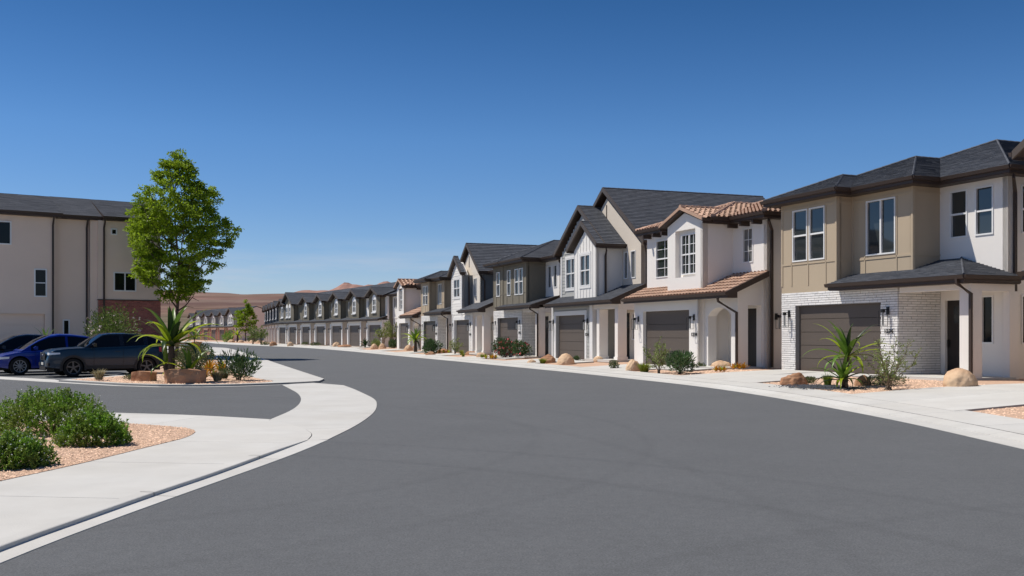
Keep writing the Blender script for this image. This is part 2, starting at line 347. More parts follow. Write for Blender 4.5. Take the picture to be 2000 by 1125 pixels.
def front_wall(parent, u0, u1, v, z0, z1, m_, holes=(), depth=.14, name='wall', thick=.2, axis='u', gable=None):
    """wall sheet with recessed openings; axis 'u' faces the street, 'v' faces +x at x=v (u0,u1 are then depths)"""
    T = (lambda a, d, z: (a, v+d, z)) if axis == 'u' else (lambda a, d, z: (v-d, a, z))
    m = MB(); us = sorted({u0, u1, *[h[0] for h in holes], *[h[1] for h in holes]}); zs = sorted({z0, z1, *[h[2] for h in holes], *[h[3] for h in holes]})
    us = [x for x in us if u0 <= x <= u1]; zs = [x for x in zs if z0 <= x <= z1]
    inh = lambda a, b: any(h[0] < a < h[1] and h[2] < b < h[3] for h in holes)
    for a, b in zip(us, us[1:]):
        for c, d in zip(zs, zs[1:]):
            if not inh((a+b)/2, (c+d)/2): m.poly([T(a, 0, c), T(b, 0, c), T(b, 0, d), T(a, 0, d)]); m.poly([T(a, depth+.06, c), T(b, depth+.06, c), T(b, depth+.06, d), T(a, depth+.06, d)])
    for h in holes:
        a, b, c, d = h[:4]; D = depth+.06
        m.poly([T(a, 0, c), T(a, D, c), T(a, D, d), T(a, 0, d)]); m.poly([T(b, 0, c), T(b, D, c), T(b, D, d), T(b, 0, d)])
        m.poly([T(a, 0, d), T(b, 0, d), T(b, D, d), T(a, D, d)])
        if c > z0: m.poly([T(a, 0, c), T(b, 0, c), T(b, D, c), T(a, D, c)])
    D = depth+.06
    m.poly([T(u0, 0, z0), T(u0, D, z0), T(u0, D, z1), T(u0, 0, z1)]); m.poly([T(u1, 0, z0), T(u1, D, z0), T(u1, D, z1), T(u1, 0, z1)])
    if gable:
        c, zt = gable; m.prism([T(u0, 0, z1), T(u1, 0, z1), T(c, 0, zt)], Vector(T(0, D, 0))-Vector(T(0, 0, 0)))
    else: m.poly([T(u0, 0, z1), T(u1, 0, z1), T(u1, D, z1), T(u0, D, z1)])
    return m.build(name, m_, parent)
def block(parent, name, m_, *b, **kw):
    m = MB(); m.box(*b); return m.build(name, m_, parent, **kw)
def window(parent, a0, a1, z0, z1, v, style='sh', axis='u', glass='glass', fw=.042, inset=.03, trim=None, cols=1, rows=1, simple=False):
    T = (lambda a, d, z: (a, v+d, z)) if axis == 'u' else (lambda a, d, z: (v-d, a, z))
    def bx(m, A0, A1, d0, d1, Z0, Z1, mi=0):
        p, q = T(A0, d0, Z0), T(A1, d1, Z1); m.box(min(p[0], q[0]), max(p[0], q[0]), min(p[1], q[1]), max(p[1], q[1]), Z0, Z1, mi)
    m = MB(); o = .008; d0, d1 = -inset, .1
    bx(m, a0-o, a1+o, d0, d1, z0-o, z0+fw); bx(m, a0-o, a1+o, d0, d1, z1-fw, z1+o); bx(m, a0-o, a0+fw, d0+.002, d1, z0+fw, z1-fw); bx(m, a1-fw, a1+o, d0+.002, d1, z0+fw, z1-fw)
    zm = (z0+z1)/2; cm = (a0+a1)/2
    if style in ('sh', 'twin'): bx(m, a0+fw, a1-fw, d0+.02, .08, zm-.03, zm+.03)
    if style in ('slider', 'twin'): bx(m, cm-.035, cm+.035, d0+.012, .08, z0+fw, z1-fw)
    f = m.build('window', 'window_white', parent)
    if cols > 1 or rows > 1:
        g = MB()
        for i in range(1, cols): x = a0+(a1-a0)*i/cols; bx(g, x-.012, x+.012, .012, .035, z0+fw, z1-fw)
        for j in range(1, rows): z = z0+(z1-z0)*j/rows; bx(g, a0+fw, a1-fw, .014, .033, z-.012, z+.012)
        g.build('muntin', 'window_white', f)
    if style in ('sh', 'twin'): zz = [(z0+fw, zm-.02, .055), (zm+.02, z1-fw, .04)]
    else: zz = [(z0+fw, z1-fw, .045)]
    aa = [(a0+fw, cm-.02), (cm+.02, a1-fw)] if style in ('slider', 'twin') else [(a0+fw-.01, a1-fw+.01)]
    for a, b in aa:
        for c, d, dd in zz:
            g = MB(); tx, tz = random.uniform(-.004, .004), random.uniform(-.004, .004)
            p = [T(a, dd, c), T(b, dd+tx, c), T(b, dd+tx+tz, d), T(a, dd+tz, d)]; off = Vector(T(0, .012, 0))-Vector(T(0, 0, 0)); g.prism(p, off)
            fixn(g.build('pane', glass, f))
    if trim:
        w, mt = trim; m = MB(); bx(m, a0-w, a1+w, -.035, 0, z0-w*1.1, z0-.02); bx(m, a0-w, a1+w, -.035, 0, z1+.02, z1+w*1.2); bx(m, a0-w, a0-.02, -.03, 0, z0-.02, z1+.02); bx(m, a1+.02, a1+w, -.03, 0, z0-.02, z1+.02)
        m.build('window_trim', mt, f)
    return f
def garage_door(parent, u0, u1, z1, v=.16, n=4):
    f = block(parent, 'garage_door', 'brown_trim', u0, u1, v+.05, v+.08, .0, z1)
    h = z1/n
    for k in range(n):
        m = MB(); m.box(u0+.01, u1-.01, v, v+.05, .008+k*h, (k+1)*h-.008); m.build('door_panel', 'garage', f)
    return f
def downspout(parent, path, r=.048):
    m = MB(); m.tube(path, r*1.25, 4, square=True); return m.build('downspout', 'brown_trim', parent)
def lantern(parent, u, v, z, simple=False, axis='u'):
    m = MB()
    T = (lambda a, d, zz: (u+a, v+d, z+zz)) if axis == 'u' else (lambda a, d, zz: (u-d, v+a, z+zz))
    def bx(A0, A1, d0, d1, Z0, Z1): p, q = T(A0, d0, Z0), T(A1, d1, Z1); m.box(min(p[0], q[0]), max(p[0], q[0]), min(p[1], q[1]), max(p[1], q[1]), p[2], q[2])
    bx(-.06, .06, -.03, 0, -.13, .13); bx(-.02, .02, -.26, -.03, .03, .06); bx(-.045, .045, -.27, -.17, -.06, .06)
    for a in (-.1, .09):
        for d in (-.33, -.12): bx(a, a+.012, d, d+.012, -.5, .0)
    for zz in (-.5, -.012): bx(-.1, .102, -.33, -.318, zz, zz+.012); bx(-.1, .102, -.12, -.108, zz, zz+.012); bx(-.1, -.088, -.318, -.12, zz, zz+.012); bx(.09, .102, -.318, -.12, zz, zz+.012)
    o = m.build('wall_lantern', 'black_metal', parent)
    g = MB(); c = T(0, -.22, 0); g.tube([(c[0], c[1], c[2]-.46), (c[0], c[1], c[2]-.07)], .035, 6); g.build('lamp_shade', 'lamp_glass', o); return o
def number(parent, u, v, z, size=.22, text='1234'):
    c = bpy.data.curves.new('house_number', 'FONT'); c.body = text; c.size = size*1.1; c.extrude = .008; c.offset = .003; c.align_x = 'CENTER'; c.space_character = 1.12; c.materials.append(MATS['black_metal'])
    tmp = bpy.data.objects.new('tmp', c); me = bpy.data.meshes.new_from_object(tmp); me.name = 'house_number'; bpy.data.objects.remove(tmp); bpy.data.curves.remove(c)
    me.materials.clear(); me.materials.append(MATS['black_metal'])
    o = link('house_number', me, parent); o.location = (u, v-.02, z); o.rotation_euler = (R(90), 0, 0); return o
def siding(parent, u0, u1, z0, z1, v, holes, m_, ex=.19, top=None):
    """lap boards, each its own part"""
    z = z0; k = 0
    while z < z1-.02:
        zt = min(z+ex, z1); a0, a1 = u0, u1
        if top: c, za, zb = top; f = max(0, min(1, (zb-z)/(zb-za))) if z > za else 1; a0 = c-(c-u0)*f; a1 = c+(u1-c)*f
        cuts = [(a0, a1)]
        for h in holes:
            if h[2] < zt-.01 and h[3] > z+.01: cuts = [x for s_ in cuts for x in ((s_[0], min(s_[1], h[0])), (max(s_[0], h[1]), s_[1])) if x[1]-x[0] > .02]
        for a, b in cuts:
            m = MB(); m.prism([(a, v-.028, z), (a, v-.008, zt), (a, v+.0, zt), (a, v+.0, z)], (b-a, 0, 0)); fixn(m.build('siding_board', m_, parent))
        z += ex
def battens(parent, us, z0, z1, v, m_, w=.045, topf=None, holes=()):
    for u in us:
        zt = topf(u) if topf else z1; segs = [(z0, zt)]
        for h in holes:
            if h[0] < u < h[1]: segs = [x for s_ in segs for x in ((s_[0], min(s_[1], h[2])), (max(s_[0], h[3]), s_[1])) if x[1]-x[0] > .03]
        for a, b in segs: block(parent, 'batten', m_, u-w/2, u+w/2, v-.022, v-.001, a, b)
def bricks(parent, region, holes, v, axis='u', indiv=300, m_='white_brick', L_=.40, H=.082, mort='mortar', sgn=-1, wall_name='brick_wall'):
    """masonry with recessed joints over region (a0,a1,z0,z1); returns how many are single parts"""
    a0, a1, z0, z1 = region; g = .016; cnt = 0; st = MB()
    n_ = round((z1-z0)/H); H = (z1-z0)/n_
    for r in range(n_):
        z = z0+r*H; x = a0-(r % 2)*L_*.5-(r % 3)*.03
        while x < a1:
            s0, s1 = max(x, a0), min(x+L_, a1); cuts = [(s0, s1)]; x += L_
            for h in holes:
                if h[2] < z+H*.6 and h[3] > z+H*.4: cuts = [c for s_ in cuts for c in ((s_[0], min(s_[1], h[0])), (max(s_[0], h[1]), s_[1])) if c[1]-c[0] > .01]
            for b, c in cuts:
                if c-b < .03: continue
                p = .014+random.random()*.012; tgt = MB() if cnt < indiv else st
                if axis == 'u': tgt.box(b+g/2, c-g/2, v-p, v+.01, z+g/2, z+H-g/2)
                else: tgt.box(v-.01, v+p, b+g/2, c-g/2, z+g/2, z+H-g/2)
                if cnt < indiv: tgt.build('brick', m_, parent); cnt += 1
    if st.f: st.build('brickwork', m_, parent, kind='stuff')
    return cnt
def post(parent, u0, u1, v0, v1, z1, m_='stucco_white', base=True):
    o = block(parent, 'post', m_, u0, u1, v0, v1, 0, z1)
    if base: block(o, 'post_base', m_, u0-.04, u1+.04, v0-.04, v1+.04, 0, .25)
    return o
def front_door(parent, u0, u1, v, z1=2.5, trim='white_trim', lite=True):
    d = block(parent, 'front_door', 'door_dark', u0, u1, v-.02, v+.03, .05, z1)
    if lite: block(d, 'door_glass', 'glass', u0+(u1-u0)*.3, u1-(u1-u0)*.25, v-.03, v-.018, z1-.75, z1-.2)
    block(d, 'door_handle', 'black_metal', u0+.06, u0+.1, v-.09, v-.02, .95, 1.2)
    m = MB(); m.box(u0-.14, u0-.002, v-.04, v+.02, 0, z1+.12); m.box(u1+.002, u1+.14, v-.04, v+.02, 0, z1+.12); m.box(u0-.002, u1+.002, v-.04, v+.02, z1+.002, z1+.12); m.build('door_frame', trim, d)
def lowroof(parent, u0, u1, v0, v1, z0, z1, kind='shingle', indiv=0, right='rake', detail=1.0):
    """lean-to roof over garage and porch"""
    p = (z1-z0)/(v1-v0)
    if right == 'hip':
        run = v1-v0; slope(parent, [(u0, v0, z0), (u1, v0, z0), (u1-run, v1, z1), (u0, v1, z1)], kind, indiv=indiv, detail=detail)
        slope(parent, [(u1, v0, z0), (u1, v1, z0), (u1-run, v1, z1)], kind, detail=detail); ridge(parent, (u1, v0, z0+.03), (u1-run, v1, z1+.03), kind)
        gutter(parent, [(u0, v0, z0), (u1, v0, z0), (u1, v1, z0)])
        m = MB(); m.box(u0+.02, u1-.04, v0+.04, v0+.6, z0-.24, z0-.21); m.box(u1-.6, u1-.04, v0+.6, v1, z0-.24, z0-.21); m.build('soffit', 'brown_trim', parent)
    else:
        slope(parent, [(u0, v0, z0), (u1, v0, z0), (u1, v1, z1), (u0, v1, z1)], kind, indiv=indiv, detail=detail)
        gutter(parent, [(u0, v0, z0), (u1, v0, z0)])
        m = MB(); m.prism([(u1-.01, v0, z0+.03), (u1-.01, v1, z1+.03), (u1-.01, v1, z1-.2), (u1-.01, v0, z0-.2)], (.06, 0, 0)); fixn(m.build('rake_board', 'brown_trim', parent))
        m = MB(); m.prism([(u1-.3, v0+.04, z0-.22), (u1-.3, v0+.52, z0-.22), (u1-.3, v0+.52, z0+.02), (u1-.3, v0+.04, z0-.02)], (.28, 0, 0)); fixn(m.build('soffit', 'brown_trim', parent))
def root_at(name, label, cat, ox, oy, ratio, base=.25, group=None):
    return thing(name, label, cat, (ox, oy, base), math.atan2(-1, ratio), group)
GRP = 'two storey row houses along the right side of the road'

def house_modern(root, q):
    """stepped khaki upper storey, hip roofs, white brick garage"""
    b1, b2, b3 = q['b']; v2, v3 = q['v']; ze = q['ze']; pm = q['panel']; e = .5; dt = q.get('detail', 1)
    back = 11
    # masses
    gx = q['g']; gh = 2.44; low = 2.95
    br = front_wall(root, -.84, q['gw'], 0, 0, low, 'mortar', [(0, gx, 0, gh)], name='brick_wall')
    c = bricks(br, (-.84, q['gw'], 0, low), [(0, gx, 0, gh)], 0, indiv=q.get('nb', 0), H=q.get('bH', .082), L_=q.get('bL', .4))
    bs = front_wall(root, 0, v3, q['gw'], 0, low, 'mortar', axis='v', depth=.1, name='brick_wall')
    bricks(bs, (0, v3-.02, 0, low), [], q['gw'], axis='v', indiv=max(0, q.get('nb', 0)-c), H=q.get('bH', .082), L_=q.get('bL', .4))
    garage_door(root, 0, gx, gh, n=q.get('gn', 5))
    # body
    front_wall(root, q['gw'], b3, v3, 0, 3.0, 'stucco_white', [(q['gw']+.2, q['gw']+1.15, 0, 2.5)]+([(6.97, 7.43, 1.09, 2.6)] if q.get('side') else []))
    front_door(root, q['gw']+.2, q['gw']+1.15, v3+.12)
    ends = [(2.35, 3.1, 4.53, 6.04), (2.35, 3.1, 1.08, 2.6)] if q.get('side') else []
    front_wall(root, v3, back, b3, 0, ze-.2, 'stucco_white', ends, axis='v', name='wall')
    for h in ends: window(root, *h, b3, 'sh' if h[2] > 3 else 'fixed', axis='v')
    if q.get('side'): window(root, 6.97, 7.43, 1.09, 2.6, v3, 'fixed', glass='glass_dark')
    block(root, 'wall', 'stucco_white', -.84, b3-.2, v3+.25, back, 0, ze-.22)
    block(root, 'wall', pm, -.84, -.79, .2, v3+.25, low, ze-.2)
    # upper storey
    front_wall(root, -.84, b1, -.012, low-.02, ze-.2, pm, [w[:4] for w in q['w1']], depth=.12); front_wall(root, 0, v2, b1, low-.02, ze-.2, pm, axis='v', depth=.1)
    front_wall(root, b1, b2, v2, low, ze-.2, pm, [w[:4] for w in q['w2']], depth=.12); front_wall(root, v2, v3, b2, low, ze-.2, pm, axis='v', depth=.1)
    front_wall(root, b2, b3, v3, 3.0, ze-.2, q.get('w3m', 'stucco_white'), [w[:4] for w in q['w3']])
    for w in q['w1']: window(root, *w[:4], -.012, w[4], glass=random.choice(('glass', 'glass', 'glass_curtain')))
    for w in q['w2']: window(root, *w[:4], v2, w[4])
    for w in q['w3']: window(root, *w[:4], v3, w[4], glass='glass')
    # panel trim
    zr = 4.03
    for (a, b, v, ws) in ((-.84, b1, -.012, q['w1']), (b1, b2, v2, q['w2'])):
        for z in (zr, ze-.42):
            segs = [(a+.09, b-.09)]
            for w in ws:
                if w[2] < z < w[3]: segs = [x for s_ in segs for x in ((s_[0], min(s_[1], w[0]-.02)), (max(s_[0], w[1]+.02), s_[1])) if x[1]-x[0] > .03]
            for x0, x1 in segs: block(root, 'trim_board', pm, x0, x1, v-.022, v-.001, z-.045, z+.025)
        for x in (a+.045, b-.045): block(root, 'trim_board', pm, x-.045, x+.045, v-.026, v-.001, low+.25 if v < 0 else low, ze-.24)
        xs = [ws[0][0]-.06] + [(w1_[1]+w2_[0])/2 for w1_, w2_ in zip(ws, ws[1:])] + [ws[-1][1]+.06]
        if len(ws) == 1: xs = [ws[0][0]-.06, ws[0][1]+.06]
        battens(root, xs, low+.25 if v < 0 else low, ze-.46, v, pm, .05, holes=[(w[0]-.03, w[1]+.03, w[2]-.05, w[3]+.05) for w in ws])
    for (v, a, b) in ((b1, 0, v2), (b2, v2, v3)):
        for z in (zr, ze-.42): block(root, 'trim_board', pm, v+.001, v+.02, a+.08, b, z-.045, z+.025)
        block(root, 'trim_board', pm, v+.001, v+.024, a, a+.09, low+.05, ze-.24)
    # roofs
    uL = -1.34
    roof = link('roof', None, root)
    p = .40
    hip(roof, uL, b1+e, -e, v2-e+(b1+e-uL)/2+.4, ze, p, k=0, detail=dt)
    hip(roof, uL-.006, b2+e, v2-e, v3-e+(b2+e-uL)/2+.4, ze-.002, p, k=1, detail=dt)
    hip(roof, uL-.012, b3+e, v3-e, back+.5, ze-.004, p, k=2, detail=dt)
    # porch
    zt = 3.15; pu = q['pu']
    lr = link('porch_roof', None, root)
    lowroof(lr, b1+.09, pu+.12+.1, -e, v3, zt, zt+(v3+e)*.31, indiv=q.get('ns', 0), right=q.get('right', 'hip'), detail=dt)
    m = MB(); m.box(q['gw']+.06, pu, .0, .3, 2.74, 2.99); m.box(pu-.3, pu, .3, v3-.01, 2.70, 2.99); m.build('porch_beam', 'stucco_white', root)
    block(root, 'porch_ceiling', 'stucco_white', q['gw']+.06, pu-.3, .3, v3-.01, 2.92, 2.99)
    post(root, pu-.42, pu, -.002, .46, 2.738, base=False)
    if q.get('side'): post(root, b3+.003, pu, v3-.22, v3+.15, 2.698, base=False)
    block(root, 'porch_slab', 'concrete', q['gw']+.02, pu+.05, -.9, v3-.01, -.02, .06)
    downspout(root, [(pu+.0, -e-.05, zt-.1), (pu+.0, -e-.04, zt-.25), (pu+.06, -.06, zt-.55), (pu+.06, -.06, .05)])
    downspout(root, [(b3+.45, v3-.3, ze-.15), (b3+.45, v3-.28, ze-.35), (b3+.07, v3+.22, ze-.75), (b3+.07, v3+.22, .05)])
    if dt < 1.5:
        lantern(root, -.36, -.02, 2.16); lantern(root, gx+.36, -.02, 2.16); number(root, gx+.40, -.03, 1.42, .17)
    else: lantern(root, -.36, -.02, 2.1); lantern(root, gx+.36, -.02, 2.1); number(root, gx+.38, -.03, 1.35)

def house_spanish(root, q):
    ze = q['ze']; e = .5; back = 11; w = 'stucco_white'; b0, b1, b3 = q['b']; vb, v3 = q['v']; gx = q['g']; dt = q.get('detail', 1); gh = 2.44; gw = q['gw']; vl = q['vl']
    front_wall(root, -.84, gw, 0, 0, 2.9, w, [(0, gx, 0, gh)]); garage_door(root, 0, gx, gh, n=q.get('gn', 4)); front_wall(root, 0, v3, gw, 0, 2.9, w, axis='v', depth=.05)
    # arched porch wall at v=.3
    pu = q['pu']; a0, a1 = gw+.28, pu-.45; za, zs = 2.5, 2.15; m = MB(); N = 10
    m.prism([(gw+.005, .3, 0), (a0, .3, 0), (a0, .3, zs)]+[(a0+(a1-a0)*k/N, .3, zs+(za-zs)*math.sin(math.pi*k/N)**.7) for k in range(1, N)]+[(a1, .3, zs), (a1, .3, 0), (pu, .3, 0), (pu, .3, 2.9), (gw+.005, .3, 2.9)], (0, .42, 0)); fixn(m.build('arched_wall', w, root))
    front_wall(root, .72, v3, pu, 0, 2.9, w, [(.8, v3-.06, 0, 2.55)], axis='v', depth=.2)
    front_wall(root, gw, b3, v3+.0, 0, 3.2, w, [(gw+q.get('dx', 1.15), gw+q.get('dx', 1.15)+.85, 0, 2.45)]); front_door(root, gw+q.get('dx', 1.15), gw+q.get('dx', 1.15)+.85, v3+.12, lite=False)
    front_wall(root, v3, back, b3, 0, ze-.2, w, axis='v'); block(root, 'wall', w, -.84, b3-.2, v3+.25, back, 0, ze-.22)
    m = MB(); s_ = .43
    m.prism([(pu-.2, .3, 2.9), (pu-.2, v3, 2.9), (pu-.2, v3, 3.75), (pu-.2, .3, 3.15)], (.2, 0, 0)); fixn(m.build('wall', w, root))
    # upper storey
    h1 = q.get('wl'); front_wall(root, -.5, b0, vl, 2.9, ze-.2, w, [h1] if h1 else [])
    if h1: window(root, *h1, vl, 'sh', cols=2, rows=4)
    block(root, 'wall', w, -.5, -.3, vl+.2, v3+.3, 2.9, ze-.2)
    c = (b0+b1)/2; rc = q['rec']
    front_wall(root, b0, b1, 0, 3.0, ze-.14, w, [rc], depth=.2, gable=(c, ze-.16+(b1-b0)/2*.36))
    front_wall(root, 0, v3, b1, 3.0, ze-.2, w, axis='v', depth=.1); block(root, 'wall', w, b0, b0+.1, .2, vl+.3, 3.0, ze-.2)
    block(root, 'recess_wall', w, rc[0]-.05, rc[1]+.05, .215, .25, rc[2]-.05, rc[3]+.05)
    wm = q['wm']; window(root, wm[0], wm[1], wm[2], wm[3], .14, 'twin', cols=4, rows=4, inset=.02, glass='glass')
    wr = q['wr']; front_wall(root, b1, b3, v3, 3.2, ze-.2, w, [wr]); window(root, *wr, v3, 'fixed', cols=2, rows=3, glass='glass_curtain')
    roof = link('roof', None, root)
    hip(roof, b0-.32, b1+.37, -.25, 4.0, ze-.06, .36, 'tile', front='gable', k=0, detail=dt, indiv=q.get('nt', 0))
    hip(roof, -1.0, b1+.506, vl-.32, 5.2, ze-.004, .33, 'tile', k=1, detail=dt)
    hip(roof, -1.006, b3+.5, v3-e, back+.5, ze-.008, .305, 'tile', k=2, detail=dt)
    for x in (-.2, .7, 1.5): block(roof, 'rafter_tail', 'brown_trim', x, x+.12, vl-.45, vl, ze-.42, ze-.26)
    for x in (b1+.25, b1+1.1, b1+1.95): block(roof, 'rafter_tail', 'brown_trim', x, x+.12, v3-.45, v3, ze-.42, ze-.26)
    lr = link('porch_roof', None, root); lowroof(lr, q['lu'], pu+.42, -e, v3, 3.05, 3.05+(v3+e)*.43, 'tile', indiv=q.get('nt', 0), detail=dt)
    block(root, 'porch_slab', 'concrete', gw+.02, pu+.05, -.7, v3-.01, -.02, .06)
    downspout(root, [(pu-.1, -e-.08, 2.85), (pu-.1, -e-.05, 2.7), (pu+.02, .24, 2.25), (pu+.02, .24, .05)])
    downspout(root, [(b3+.42, v3-.25, ze-.15), (b3+.42, v3-.22, ze-.35), (b3+.07, v3+.2, ze-.7), (b3+.07, v3+.2, .05)])
    lantern(root, -.42, 0, 2.1); lantern(root, gx+.4, 0, 2.1); number(root, gx+.42, 0, 1.3, .2)
    if q.get('side'): lantern(root, b3, v3+.45, 2.1, axis='v')

def house_farm(root, q):
    ze = q['ze']; e = .5; back = 11; p = q.get('pitch', .69); dt = q.get('detail', 1); gx = q['g']; gh = 2.44; gw = q['gw']; b0, b1, b3 = q['b']; vl, v3 = q['v']; sm = q['side_m']; bm_ = q['bay_m']; w3 = q['w3m']
    low = 2.95
    # garage wall with boards and white surround
    gwall = front_wall(root, -.55, gw, 0, 0, low, sm, [(0, gx, 0, gh)])
    siding(gwall, -.45, gw-.35, 0, low, 0, [(-.24, gx+.24, 0, gh+.24)], sm)
    m = MB(); m.box(-.24, -.002, -.045, .0, 0, gh+.24); m.box(gx+.002, gx+.24, -.045, .0, 0, gh+.24); m.box(-.002, gx+.002, -.045, .0, gh+.002, gh+.24); m.build('garage_surround', 'white_trim', root)
    garage_door(root, 0, gx, gh, n=q.get('gn', 5))
    block(root, 'corner_board', 'white_trim', gw-.35, gw+.03, -.05, .16, 0, low-.02); block(root, 'corner_board', 'white_trim', -.6, -.45, -.05, .1, 0, low-.02)
    front_wall(root, .16, q.get('v4', v3), gw, 0, low, sm, axis='v', depth=.1)
    # porch
    vp, bp = q.get('v4', v3), q.get('b4', b3)
    pu = q['pu']; front_wall(root, gw, bp, vp, 0, 3.1, w3, [(gw+.35, gw+1.3, 0, 2.5)]+q.get('lw', [])); front_door(root, gw+.35, gw+1.3, vp+.12)
    for h in q.get('lw', []): window(root, *h, vp, 'fixed')
    if 'b4' in q:
        front_wall(root, b3, bp, vp, 3.1, ze-.2, w3, q['h4']); front_wall(root, v3, vp, b3, 3.1, ze-.2, q.get('bside', bm_), axis='v', depth=.1)
        for h in q['h4']: window(root, *h, vp, 'sh', glass='glass_curtain')
    for a in q['posts']: post(root, a, a+.34, .0, .5, 2.68, 'stucco_white')
    block(root, 'porch_beam', 'stucco_white', gw+.04, pu, .02, .4, 2.685, low); front_wall(root, .4, vp, pu, 2.62, low, 'stucco_white', axis='v', depth=.2)
    m = MB(); m.prism([(pu-.2, .1, low), (pu-.2, vp, low), (pu-.2, vp, low+.85), (pu-.2, .1, low+.2)], (.198, 0, 0)); fixn(m.build('wall', 'stucco_white', root))
    block(root, 'porch_ceiling', 'stucco_white', gw+.04, pu-.2, .4, vp-.01, 2.86, 2.94)
    block(root, 'porch_slab', 'concrete', gw+.04, pu+.05, -.5, vp-.01, -.02, .1)
    # upper
    c2 = (q['r2'][0]+q['r2'][1])/2; z2 = ze-.2+((q['r2'][1]-q['r2'][0])/2-.45)*p
    uw = q['r2'][0]+e+.1; hl = q.get('hl'); wl = front_wall(root, uw, q['r2'][1]-e-.04, vl, low, ze-.2, sm, [hl] if hl else [], gable=(c2, z2))
    siding(wl, uw+.12, b0, low, z2-.25, vl, [(hl[0]-.14, hl[1]+.14, hl[2]-.18, hl[3]+.18)] if hl else [], sm, top=(c2, ze-.15, z2))
    block(root, 'corner_board', 'white_trim', uw-.04, uw+.12, vl-.05, vl+.12, low, ze-.24)
    if hl: window(root, *hl, vl, 'twin', trim=(.13, 'white_trim'))
    cb = (b0+b1)/2; zb = ze-.15+(b1-b0)/2*p; hb = q['hb']
    bw = front_wall(root, b0, b1, 0, q.get('bz', 3.15), ze-.15, bm_, [hb], gable=(cb, zb), depth=.1)
    if q.get('bay_siding'): siding(bw, b0+.14, b1-.14, q.get('bz', 3.15), zb-.2, 0, [(hb[0]-.14, hb[1]+.14, hb[2]-.18, hb[3]+.18)], bm_, top=(cb, ze-.1, zb)); [block(root, 'corner_board', 'white_trim', x, x+.14, -.045, .05, q.get('bz', 3.15), ze-.3) for x in (b0, b1-.14)]
    else: battens(bw, [b0+.05+k*.4 for k in range(int((b1-b0)/.4)+1)], q.get('bz', 3.15), ze, 0, bm_, topf=lambda u: ze-.2+((b1-b0)/2-abs(u-cb))*p, holes=[(hb[0]-.14, hb[1]+.14, hb[2]-.18, hb[3]+.18)])
    window(root, *hb, 0, 'twin', trim=(.13, 'white_trim'))
    front_wall(root, 0, v3, b1, q.get('bz', 3.15)-.25, ze-.2, q.get('bside', bm_), axis='v', depth=.1); block(root, 'wall', bm_, b0, b0+.1, .16, vl, q.get('bz', 3.15), ze-.2)
    r3 = q['r3']; c3_ = (r3[0]+r3[1])/2; hw3 = (r3[1]-r3[0])/2; z3 = ze-.2+(hw3-.55)*p
    ww = front_wall(root, r3[0]+e+.05, b3, v3, 3.1, ze-.2, w3, q['h3'])
    m = MB(); m.prism([(r3[0]+e+.05, v3, ze-.2), (b3, v3, ze-.2), (b3, v3, ze-.2+(r3[1]-.45-b3)*p*.6), (c3_, v3, z3)], (0, .2, 0)); fixn(m.build('gable_wall', q.get('gm', w3), root))
    block(root, 'gable_vent', 'bronze', c3_-.03, c3_+.03, v3-.03, v3-.002, z3-1.2, z3-.35)
    if q.get('r_siding'): siding(ww, b1+.02, b3-.15, 3.1, ze-.1, v3, [(h[0]-.14, h[1]+.14, h[2]-.18, h[3]+.18) for h in q['h3']], w3); block(root, 'corner_board', 'white_trim', b3-.15, b3+.02, v3-.045, v3+.1, 3.1, ze-.3)
    for h in q['h3']: window(root, *h, v3, q.get('h3s', 'fixed'), glass='glass_curtain', trim=(.13, 'white_trim') if q.get('r_siding') else None)
    front_wall(root, vp+.01, back, bp, 0, ze-.2, q.get('endm', w3), axis='v'); block(root, 'wall', w3, -.7, bp-.2, vp+.25, back, 0, ze-.22)
    roof = link('roof', None, root)
    go = q.get('go', .25); hip(roof, q['r1'][0], q['r1'][1], -go, vl-go+.04, ze, p, front='gable', detail=dt)
    if q.get('r2on', True): hip(roof, q['r2'][0], q['r2'][1]-.006, vl-go, v3+.2, ze-.004, p, front='gable', detail=dt)
    hip(roof, r3[0], r3[1], v3-.25, back+.5, ze-.008, p, front='gable', detail=dt)
    if 'b4' in q: hip(roof, -1.0, bp+.5, vp-.5, back+.4, ze-.012, .40, detail=dt, k=2)
    lr = link('porch_roof', None, root); lowroof(lr, q['lu'], pu+.3, -e, vp, 3.12, 3.12+(vp+e)*.42, detail=dt)
    downspout(root, [(b1+.45, .35, ze-.15), (b1+.45, .37, ze-.35), (b1+.07, .5, ze-.6), (b1+.07, .5, 3.45)])
    downspout(root, [(r3[1]-.05, v3-.2, ze-.15), (r3[1]-.06, v3-.1, ze-.35), (b3+.07, v3+.3, ze-.7), (b3+.07, v3+.3, .05)])
    lantern(root, -.36, -.04, 2.1); lantern(root, gx+.36, -.04, 2.1); number(root, gx+.36, -.05, 1.3, .2)
# ---------------------------------------------------------------- ground
RK = [(7.0, -8), (7.1, 0), (7.2, 8), (7.25, 14.1), (7.3, 18), (7.16, 20.8), (6.93, 24.0), (6.7, 26.2), (6.15, 29.9), (5.2, 33.7), (3.9, 38), (2.9, 41.4), (.97, 47.3), (-1.55, 54.6), (-4.2, 62.6), (-9.6, 78), (-18, 103), (-28, 128), (-39.6, 148), (-49, 168), (-55.5, 184), (-60, 197), (-66, 204), (-76, 208.5), (-95, 212), (-140, 216)]
EK = [(-3.9, -8), (-3.8, 2), (-3.65, 7.09), (-3.54, 8.5), (-3.32, 10.4), (-2.97, 13.3), (-2.83, 15.4), (-2.76, 17.9), (-2.84, 20.5), (-3.04, 22.5), (-3.38, 24.8), (-4.05, 27.3), (-4.95, 30.5), (-7.46, 38.2), (-11.4, 50.3), (-16.9, 67.4), (-25.3, 93), (-30.6, 109), (-34, 118), (-39, 125), (-46, 130), (-60, 136), (-140, 160)]
